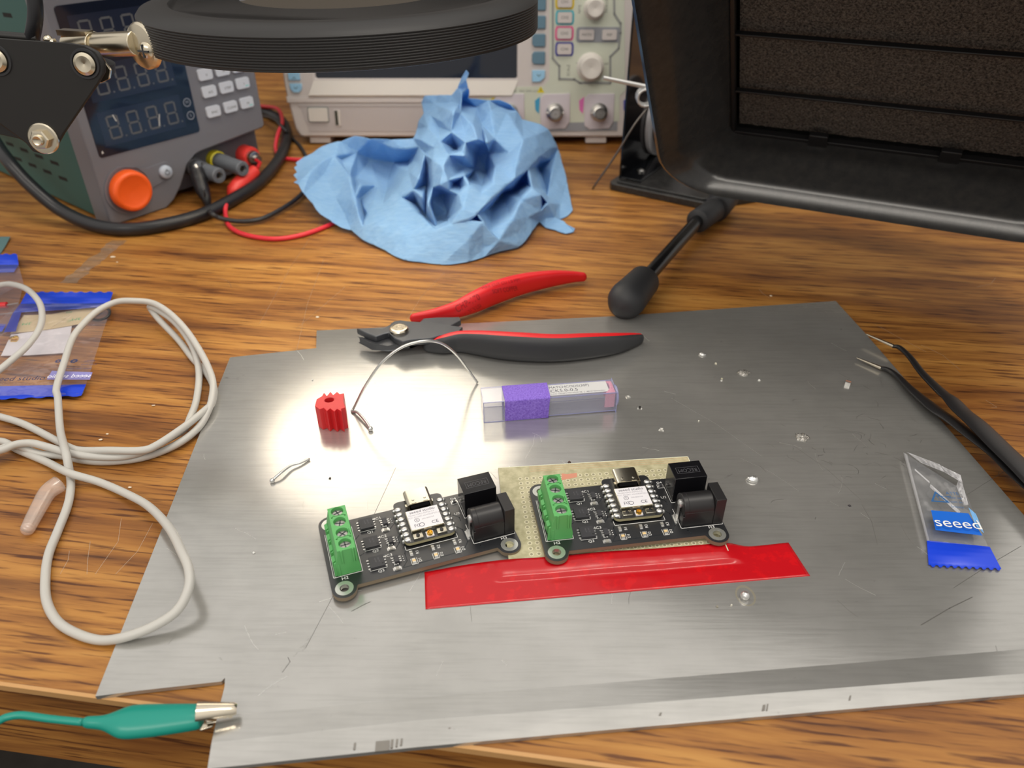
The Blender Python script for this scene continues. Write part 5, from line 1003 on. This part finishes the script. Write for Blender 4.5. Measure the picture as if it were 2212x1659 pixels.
tarm([(1903, 795, 5), (1918, 799, 7), (1940, 814, 9), (1970, 843, 14), (2005, 872, 20), (2028, 890, 22), (2055, 908, 20), (2105, 945, 24), (2160, 985, 29), (2215, 1035, 34), (2290, 1100, 30)], ((1906, 796, 4.6), (1851, 773, 1.4)), lambda s: 3.4+s*3)
# ================================================================== long white cable in loops
WHT = mat('white_cable', (190, 188, 182), .45)
cz = 1.7
mainP = [(-140, 990, cz), (-60, 965, cz), (0, 953, cz), (40, 972, cz), (101, 998, cz), (150, 1022, 4.6), (216, 1042, cz+.2), (280, 1070, 3), (324, 1096, 5), (365, 1140, 9), (392, 1191, 12), (408, 1231, 12), (407, 1272, 10), (382, 1319, 7), (331, 1353, 5), (270, 1376, 3.5), (219, 1383, cz), (169, 1370, cz), (125, 1343, cz), (101, 1299, cz), (98, 1248, cz), (105, 1198, cz), (125, 1147, cz), (145, 1096, cz), (152, 1062, cz), (152, 1030, cz), (142, 978, 7.5), (130, 928, cz+2), (125, 860, cz+3), (122, 838, cz+4), (138, 785, 8), (156, 732, 10), (180, 700, 12), (212, 671, 14), (252, 652, 15), (292, 650, 15), (331, 655, 13), (366, 676, 11), (398, 708, 9), (424, 745, 8), (446, 785, 7), (460, 826, 6), (457, 865, 5), (446, 895, 4), (430, 922, 3), (398, 950, 3), (354, 973, cz), (300, 990, cz), (236, 997, cz), (186, 995, cz), (135, 985, cz), (84, 980, cz), (34, 962, 4.6), (0, 970, 4.6), (-60, 985, 4.6), (-160, 1000, cz)]
secP = [(-180, 1010, cz), (-60, 985, 7.4), (0, 973, 7), (34, 960, 6.8), (67, 957, 6), (101, 965, 4.8), (142, 977, 4.6), (189, 985, 4.4), (253, 987, 4.4), (304, 977, 4.4), (354, 953, 4.4), (398, 926, 4), (411, 902, 4), (424, 865, 3), (430, 812, 3), (424, 772, 4), (412, 742, 5), (393, 713, 6), (371, 690, 8), (345, 672, 9), (326, 663, 10), (326, 668, 8), (345, 692, 6), (385, 734, cz), (416, 774, cz), (446, 806, cz), (462, 838, cz), (460, 868, cz), (443, 886, 5), (398, 922, 6.6), (338, 962, 6.6), (304, 973, 7), (236, 973, 7), (176, 973, 5), (149, 966, 4.4), (111, 946, cz), (51, 916, cz), (0, 900, cz), (-80, 880, cz), (-200, 860, cz), (-260, 780, cz), (-180, 690, cz), (-90, 635, 6), (0, 616, 10), (30, 615, 12), (60, 626, 13), (84, 652, 13), (91, 680, 12), (85, 710, 11), (60, 746, 9), (20, 782, 7), (-40, 830, 4)]
b = B(); b.tube(catmull([G(*p) for p in mainP], 7), 1.5, 12); b.tube(catmull([G(*p) for p in secP], 7), 1.5, 12)
b.tube(catmull([G(*mainP[-1]), G(-190, 1004, 2.4), G(*secP[0])], 6), 1.5, 12)
tag(b.build('white_cable', WHT, loc=G(216, 995, 0), smooth=180), 'long off-white cable in loose loops from the bench onto the sheet', 'cable')
# clear silicone sleeve
P = catmull([G(128, 1045, 3.4), G(104, 1062, 3.4), (G(88, 1088, 3.2)), G(72, 1118, 2.8), G(60, 1142, 2.4)], 8)
b = B(); N_ = len(P); b.tube(P, 1, 20, rad=[3.3-.9*(i/(N_-1)) for i in range(N_)]); b.sphere(P[-1], 2.4, 8)
SIL = film('frosted_silicone', (238, 226, 214), .26, .22, tr=(255, 246, 240), gl=.1)
for i, v in enumerate(b.v): b.v[i].z = max(.15, v.z)
tag(b.build('silicone_sleeve', SIL, loc=P[0], smooth=180), 'translucent pinkish silicone sleeve curving out from under the white cable', 'sleeve')
# ================================================================== green crocodile clip lead
TEAL = mat('teal_rubber', (20, 140, 124), .32)
cl = thing('crocodile_clip', 'teal crocodile clip lead gripping the notch of the metal sheet', 'crocodile clip', G(300, 1560, 4))
LI = Tr(*(-Vector(G(300, 1560, 4)))); prof = [(-60, 1590, 9, 4), (0, 1556, 7, 4), (20, 1548, 6.5, 4), (50, 1545, 6.5, 4), (110, 1553, 6.5, 4), (180, 1560, 6.5, 4)]
b = B(LI); b.tube(catmull([G(x, y, 4) for x, y, h, z in prof], 8), 1.05, 12); b.build('wire', TEAL, cl, smooth=180)
st = [(180, 1560, 8, 8), (186, 1560, 14, 11), (215, 1561, 14, 11), (232, 1561, 19, 13), (248, 1561, 28, 16), (268, 1560, 38, 19), (285, 1559, 41, 20), (340, 1556, 38, 20), (400, 1551, 33, 19), (436, 1548, 29, 18), (438, 1548, 26, 16)]
rings = []
for x, y, h, hz in [tuple(v) for v in [(s[0], s[1], s[2], s[3]) for s in st]]:
    c = G(x, y, 4.2); r0 = h/8.3; rz = hz/8.3*1.3; rings.append([c+Vector((0, r0*math.cos(2*PI*k/24), rz*math.sin(2*PI*k/24))) for k in range(24)])
b = B(LI); b.loft(rings, 0, True, (True, True)); b.build('clip_sleeve', TEAL, cl, smooth=60, sub=1)
b = B(LI); g0, g1 = G(425, 1538, 6), G(512, 1532, 4.4); dd = g1-g0; aa = math.atan2(dd.y, dd.x); L_ = dd.length
T_ = Matrix.Translation(g0) @ Matrix.Rotation(aa, 4, 'Z') @ Matrix.Rotation(math.atan2(-dd.z, dd.xy.length), 4, 'Y')
prf = [(-2.6*0, 0)]
rr = []
for x, w_, h_ in ((0, 2.9, 2.2), (L_*.6, 2.2, 1.9), (L_-.8, 1.9, 1.7), (L_, 1.6, 1.2)):
    rr.append([(x, w_*math.cos(R(a)), h_*math.sin(R(a))) for a in range(0, 181, 15)]+[(x, (w_-.4)*math.cos(R(a)), (h_-.4)*math.sin(R(a))) for a in range(180, -1, -15)])
b.add([T_ @ Vector(p) for r in rr for p in r], [(i*26+k, i*26+(k+1) % 26, (i+1)*26+(k+1) % 26, (i+1)*26+k) for i in range(3) for k in range(26)]+[tuple(78+k for k in range(26))])
for k in range(4): b.prism([(L_-1-k*1.4, -1.9), (L_-2.2-k*1.4, -1.9), (L_-1.6-k*1.4, -1.95)], -1.0, .1, T=T_ @ Tr(0, 0, 0))
b.build('upper_jaw', CHROME, cl, smooth=40, label='shiny nickel jaw')
b = B(LI); b.prism(gpoly([(425, 1556), (466, 1553), (458, 1566), (430, 1575)], -2), -3.4, -2.6).prism(gpoly([(440, 1545), (505, 1540), (505, 1552), (445, 1562)], -1.4), -2.2, -1.6); b.build('lower_jaw', CHROME, cl, bevel=.3)
# ================================================================== little torn wrapper on the sheet
wr = thing('torn_wrapper', 'small torn clear wrapper with a blue sealed end, near the sheet right edge', 'wrapper', G(2060, 1150, SZ))
XI = Tr(*(-Vector(G(2060, 1150, SZ))))
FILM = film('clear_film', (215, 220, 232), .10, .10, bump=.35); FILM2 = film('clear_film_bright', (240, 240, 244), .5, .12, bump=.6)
BLUEF = mat('blue_seal', (24, 66, 214), .3, bump=.3, scale=60); BLUEL = mat('logo_blue', (16, 100, 205), .35)
def patch(b, corners, n, m_, zf, mi=0):
    """bilinear patch between four image corners, z from zf(u,v)"""
    v = []
    for i in range(n+1):
        for j in range(m_+1):
            u_, w_ = i/n, j/m_; x = (corners[0][0]*(1-u_)+corners[1][0]*u_)*(1-w_)+(corners[3][0]*(1-u_)+corners[2][0]*u_)*w_; y = (corners[0][1]*(1-u_)+corners[1][1]*u_)*(1-w_)+(corners[3][1]*(1-u_)+corners[2][1]*u_)*w_
            v.append(G(x, y, zf(u_, w_)))
    b.add(v, [(i*(m_+1)+j, (i+1)*(m_+1)+j, (i+1)*(m_+1)+j+1, i*(m_+1)+j+1) for i in range(n) for j in range(m_)], mi)
zf = lambda u, w: SZ+.4+5*math.sin(PI*u)**.6*(1-w*.8)*.55+.7*noise.noise(Vector((u*4, w*5, 3)))+(.8*(1-w))
b = B(XI); patch(b, [(1951, 977), (2085, 1062), (2134, 1180), (2003, 1170)], 22, 22, zf)
for i, v in enumerate(b.v): b.v[i].z = max(.25, v.z)
b.build('clear_film', FILM, wr, smooth=180)
b = B(XI); patch(b, [(1951, 977), (1960, 982), (2008, 1168), (2002, 1168)], 4, 24, lambda u, w: SZ+2.6*math.sin(PI*(.15+.7*u))+.6)
patch(b, [(1958, 976), (2030, 1003), (2040, 1020), (1990, 1000)], 16, 5, lambda u, w: SZ+3.2+1.6*noise.noise(Vector((u*7, w*3, 1)))+1.2*w)
patch(b, [(2025, 1002), (2075, 1026), (2080, 1044), (2040, 1020)], 12, 5, lambda u, w: SZ+3.5+1.6*noise.noise(Vector((u*6, w*3, 8))))
patch(b, [(2074, 1026), (2092, 1090), (2082, 1092), (2066, 1050)], 12, 5, lambda u, w: SZ+3.2+1.8*noise.noise(Vector((u*6, w*4, 14))))
patch(b, [(1976, 1012), (2008, 1040), (2008, 1044), (1976, 1016)], 8, 2, lambda u, w: SZ+3.6)
patch(b, [(2010, 1045), (2075, 1105), (2070, 1110), (2008, 1052)], 12, 3, lambda u, w: SZ+3.8+noise.noise(Vector((u*6, w*4, 30))))
b.build('film_fold', FILM2, wr, smooth=60, label='bright crumpled edges of the film')
b = B(XI); nz_ = 40; top_ = [(2002, 1167), (2138, 1181)]; bt = [(2006, 1221), (2163, 1229)]; v = []; rows = 10
for j in range(rows+1):
    w_ = j/rows
    for i in range(nz_+1):
        u_ = i/nz_; x = (top_[0][0]*(1-u_)+top_[1][0]*u_)*(1-w_)+(bt[0][0]*(1-u_)+bt[1][0]*u_)*w_; y = (top_[0][1]*(1-u_)+top_[1][1]*u_)*(1-w_)+(bt[0][1]*(1-u_)+bt[1][1]*u_)*w_
        if j == rows: y += 3.2*(1 if (i//2) % 2 else -.3)
        v.append(G(x, y, SZ+.5+.9*math.sin(w_*3)*math.sin(u_*3.1)+.18*math.sin(w_*34)))
b.add(v, [(j*(nz_+1)+i, j*(nz_+1)+i+1, (j+1)*(nz_+1)+i+1, (j+1)*(nz_+1)+i) for j in range(rows) for i in range(nz_)])
b.build('blue_seal', BLUEF, wr, smooth=180, label='blue crimped seal with a zigzag edge')
b = B(XI); patch(b, [(2011, 1102), (2092, 1109), (2122, 1157), (2021, 1145)], 10, 6, lambda u, w: SZ+4.2-.8*w); b.build('logo_panel', BLUEL, wr, smooth=180)
b = B(XI); patch(b, [(2092, 1096), (2108, 1110), (2126, 1152), (2108, 1136)], 6, 6, lambda u, w: SZ+5.0-.8*w+.5*noise.noise(Vector((u*5, w*5, 4)))); b.build('logo_panel_fold', mat('pale_logo_blue', (120, 176, 228), .3), wr, smooth=180)
q0, q1 = G(2026, 1129, SZ+4.8), G(2116, 1136, SZ+4.8); an_ = math.atan2((q1-q0).y, (q1-q0).x)
TLx = Matrix.Translation(G(2069, 1131, SZ+4.75)) @ Matrix.Rotation(an_, 4, 'Z')
b = B(XI); b.text('seeed', 6.6, TLx, sx=1.03); b.build('logo_print', WHITEP, wr, smooth=0)
b = B(XI); TLx = Matrix.Translation(G(2026, 1074, SZ+5)) @ Matrix.Rotation(an_, 4, 'Z'); b.prism([(-3.2, -2.6), (3.2, -2.6), (0, 3.2)], 0, .05, T=TLx, holes=[[(-2.2, -2.0), (2.2, -2.0), (0, 2.0)]]).text('!', 3.2, TLx @ Tr(0, -.6, 0))
b.text('ATTE', 2.1, Matrix.Translation(G(2043, 1065, SZ+5)) @ Matrix.Rotation(an_, 4, 'Z'), align='LEFT', sx=.9); b.text('Best to', 1.7, Matrix.Translation(G(2046, 1074, SZ+5)) @ Matrix.Rotation(an_, 4, 'Z'), align='LEFT'); b.text('from in', 1.7, Matrix.Translation(G(2047, 1083, SZ+5)) @ Matrix.Rotation(an_, 4, 'Z'), align='LEFT'); b.text('Innov', 1.9, Matrix.Translation(G(2055, 1094, SZ+5)) @ Matrix.Rotation(an_, 4, 'Z'), align='LEFT')
b.strip([tuple(G(2008, 1091, SZ)[:2]), tuple(G(2044, 1093, SZ)[:2])], .25, SZ+4.6); b.build('warning_print', mat('print_blue', (44, 96, 150), .5), wr, smooth=0)
# ================================================================== sealed bags at the left
bag = thing('clear_bag', 'clear plastic bag with blue sealed ends holding an antenna and card', 'plastic bag', G(120, 760, 0), group='clear plastic bags')
GI_ = Tr(*(-Vector(G(120, 760, 0))))
b = B(GI_); bz = lambda u, w: 2.0+1.8*math.sin(PI*u)*math.sin(PI*w)+.8*noise.noise(Vector((u*6, w*5, 2)))
patch(b, [(-60, 742), (224, 712), (180, 850), (-140, 872)], 26, 16, bz); patch(b, [(40, 656), (243, 656), (224, 712), (-60, 742)], 22, 8, lambda u, w: 2.2+.6*noise.noise(Vector((u*6, w*5, 9))))
b.build('clear_film', film('bag_film', (214, 206, 222), .13, .12, bump=.5), bag, smooth=180)
BLB = mat('bag_blue', (18, 62, 205), .32, bump=.3, scale=60); BLT = film('bag_blue_clear', (36, 66, 178), .72, .15)
def sealband(corners, zig_top, m, parent, I, name='blue_seal', z=1.6, zig=2.2):
    b = B(I); n, r_ = 36, 8; v = []
    for j in range(r_+1):
        w_ = j/r_
        for i in range(n+1):
            u_ = i/n; c = corners; x = (c[0][0]*(1-u_)+c[1][0]*u_)*(1-w_)+(c[3][0]*(1-u_)+c[2][0]*u_)*w_; y = (c[0][1]*(1-u_)+c[1][1]*u_)*(1-w_)+(c[3][1]*(1-u_)+c[2][1]*u_)*w_
            if j == (0 if zig_top else r_): y += (-1 if zig_top else 1)*zig*((i//2) % 2)
            v.append(G(x, y, z+.5*math.sin(u_*9)*math.sin(w_*4)+.12*math.sin(w_*30)))
    b.add(v, [(j*(n+1)+i, j*(n+1)+i+1, (j+1)*(n+1)+i+1, (j+1)*(n+1)+i) for j in range(r_) for i in range(n)]); return b.build(name, m, parent, smooth=180)
sealband([(57, 632), (244, 632), (236, 655), (44, 656)], True, BLB, bag, GI_, z=2.6)
sealband([(44, 656), (236, 655), (222, 664), (28, 676)], False, BLT, bag, GI_, name='blue_print', z=3.3, zig=0)
sealband([(-160, 838), (186, 830), (176, 854), (-170, 868)], False, BLB, bag, GI_, z=2.0)
b = B(GI_); patch(b, [(28, 676), (48, 668), (34, 716), (8, 718)], 4, 4, lambda u, w: 3.2); b.build('blue_print', BLT, bag, smooth=180)
b = B(GI_); TLx = Matrix.Translation(G(38, 818, 4.8)) @ Rot(3, 'Z')
b.text('seeed studio', 4.8, TLx, sx=1.0); b.build('logo_print', mat('navy_ink', (30, 44, 88), .5), bag, smooth=0)
b = B(GI_); patch(b, [(112, 801), (200, 804), (194, 820), (101, 820)], 8, 3, lambda u, w: 4.4); b.build('logo_panel', film('lilac_panel', (150, 150, 222), .8, .2), bag, smooth=180)
b = B(GI_); b.text('seeed studio', 4.2, Matrix.Translation(G(150, 812, 5.4)) @ Rot(2, 'Z') @ Matrix.Diagonal((-1, 1, 1, 1)), sx=.9); b.build('logo_print', mat('pale_ink', (235, 235, 245), .5), bag, smooth=0, label='white mirrored lettering')
b = B(GI_); MX = Matrix.Diagonal((-1, 1, 1, 1)); b.text('Made with China', 1.7, Matrix.Translation(G(170, 796, 4.6)) @ MX).text('MIND', 1.9, Matrix.Translation(G(194, 780, 4.6)) @ MX).text('Keep away', 1.6, Matrix.Translation(G(192, 787, 4.6)) @ MX)
for px, r_ in ((160, 1.9), (126, 1.6)):
    g = G(px, 780, 4.4); n = 16; b.prism([(g.x+(r_ if k % 2 else r_*.72)*math.cos(2*PI*k/n), g.y+(r_ if k % 2 else r_*.72)*math.sin(2*PI*k/n)) for k in range(n)], 4.4, 4.45, holes=[circ(g.x, g.y, r_*.35, 10)])
b.build('small_print', mat('grey_blue_ink', (60, 70, 110), .5), bag, smooth=0)
# things inside the bag
an = thing('antenna', 'tan adhesive backed antenna with green lettering inside the clear bag', 'antenna', G(120, 690, 0)); AI = Tr(*(-Vector(G(120, 690, 0))))
b = B(AI); b.prism(gpoly([(52, 681), (110, 679), (221, 658), (222, 672), (170, 700), (105, 711), (22, 720)], 1.6), 1.35, 1.6); b.build('backing_paper', mat('kraft_tan', (206, 186, 146), .6), an, smooth=0)
b = B(AI); b.strip([tuple(G(110, 709, 1.6)[:2]), tuple(G(150, 682, 1.6)[:2])], .2, 1.62); b.build('cut_line', mat('tan_line', (150, 125, 90), .6), an, smooth=0)
b = B(AI); b.text('3M', 3.6, Matrix.Translation(G(165, 689, 1.66)) @ Rot(192, 'Z')).text('C', 3.0, Matrix.Translation(G(149, 693, 1.66)) @ Rot(192, 'Z')).text('3M', 3.6, Matrix.Translation(G(58, 699, 1.66)) @ Rot(190, 'Z')).text('3M', 2.4, Matrix.Translation(G(150, 674, 1.66)) @ Rot(192, 'Z')).text('C', 2.6, Matrix.Translation(G(194, 679, 1.66)) @ Rot(195, 'Z')); b.build('green_print', mat('green_ink', (70, 170, 110), .5), an, smooth=0)
b = B(AI); b.tube(catmull([G(196, 688, 1.8), G(212, 692, 2), G(230, 686, 2.4), G(237, 676, 2.6), G(234, 668, 2.4), G(222, 664, 2.2)], 8), .75, 10); b.build('cable', BLKW, an, smooth=180)
b = B(AI); c_ = G(33, 730, 1.6); b.lathe([(1.5, 0), (1.5, 1.2), (1.2, 1.4), (.5, 1.4), (0, 1.0)], 16, 0, Tr(c_.x, c_.y, 1)).box(c_.x-2.6, c_.x-1, c_.y-1.1, c_.y+1.1, 1, 1.9).box(c_.x-.8, c_.x+2, c_.y-1, c_.y-3, 1, 1.8); b.build('gold_connector', GOLD, an, smooth=40)
b = B(); b.prism(gpoly([(24, 722), (36, 721), (155, 703), (152, 722), (144, 752), (139, 762), (60, 767), (2, 768)], 1.2), .9, 1.15); tag(b.build('white_card', mat('white_card', (222, 218, 222), .6), loc=G(80, 745, 0), smooth=0), 'white card inside the clear bag below the tan antenna', 'card')
bag2 = thing('clear_bag', 'second clear bag with a blue sealed end, behind the first at left edge', 'plastic bag', G(10, 620, 0), group='clear plastic bags'); BI = Tr(*(-Vector(G(10, 620, 0))))
sealband([(-120, 550), (37, 550), (40, 572), (-120, 572)], True, BLB, bag2, BI, z=3); sealband([(-120, 572), (40, 572), (30, 588), (-120, 592)], False, BLT, bag2, BI, name='blue_print', z=3.4, zig=0)
b = B(BI); patch(b, [(-120, 572), (40, 572), (51, 612), (-120, 700)], 10, 10, lambda u, w: 2.6+.5*noise.noise(Vector((u*5, w*5, 1)))); patch(b, [(-120, 640), (51, 612), (30, 700), (-120, 720)], 8, 8, lambda u, w: 2.4); b.build('clear_film', film('bag_film_mauve', (170, 150, 160), .3, .12, bump=.4), bag2, smooth=180)
b = B(BI); patch(b, [(-120, 694), (14, 700), (4, 716), (-120, 728)], 6, 3, lambda u, w: 1.6); b.build('blue_seal', BLB, bag2, smooth=180)
pin = thing('header_lead', 'red sleeved pin lead inside the second bag at the left edge', 'lead', G(0, 658, 1)); NI = Tr(*(-Vector(G(0, 658, 1))))
b = B(NI); b.cyl(G(-60, 664, 2), G(15, 659, 2), 1.7, 14); b.build('sleeve', mat('red_sleeve', (214, 26, 36), .4), pin); b = B(NI); b.cyl(G(15, 659, 2), G(40, 655, 2), .45, 8).cyl(G(-10, 680, 1.4), G(28, 676, 1.4), .35, 8); b.build('pin', STEEL, pin)
b = B(); b.add([G(-70, 512, 1), G(22, 511, 1.4), G(12, 530, 1), G(2, 546, .6), G(-70, 560, .6)], [(0, 4, 3, 2, 1)]); o = b.build('teal_pouch', mat('teal_film', (86, 116, 118), .3, bump=.4, scale=50), loc=G(0, 525, 0), smooth=0); m_ = o.modifiers.new('thick', 'SOLIDIFY'); m_.thickness = .0004; tag(o, 'corner of a grey-teal pouch at the left edge behind the blue seal', 'pouch')
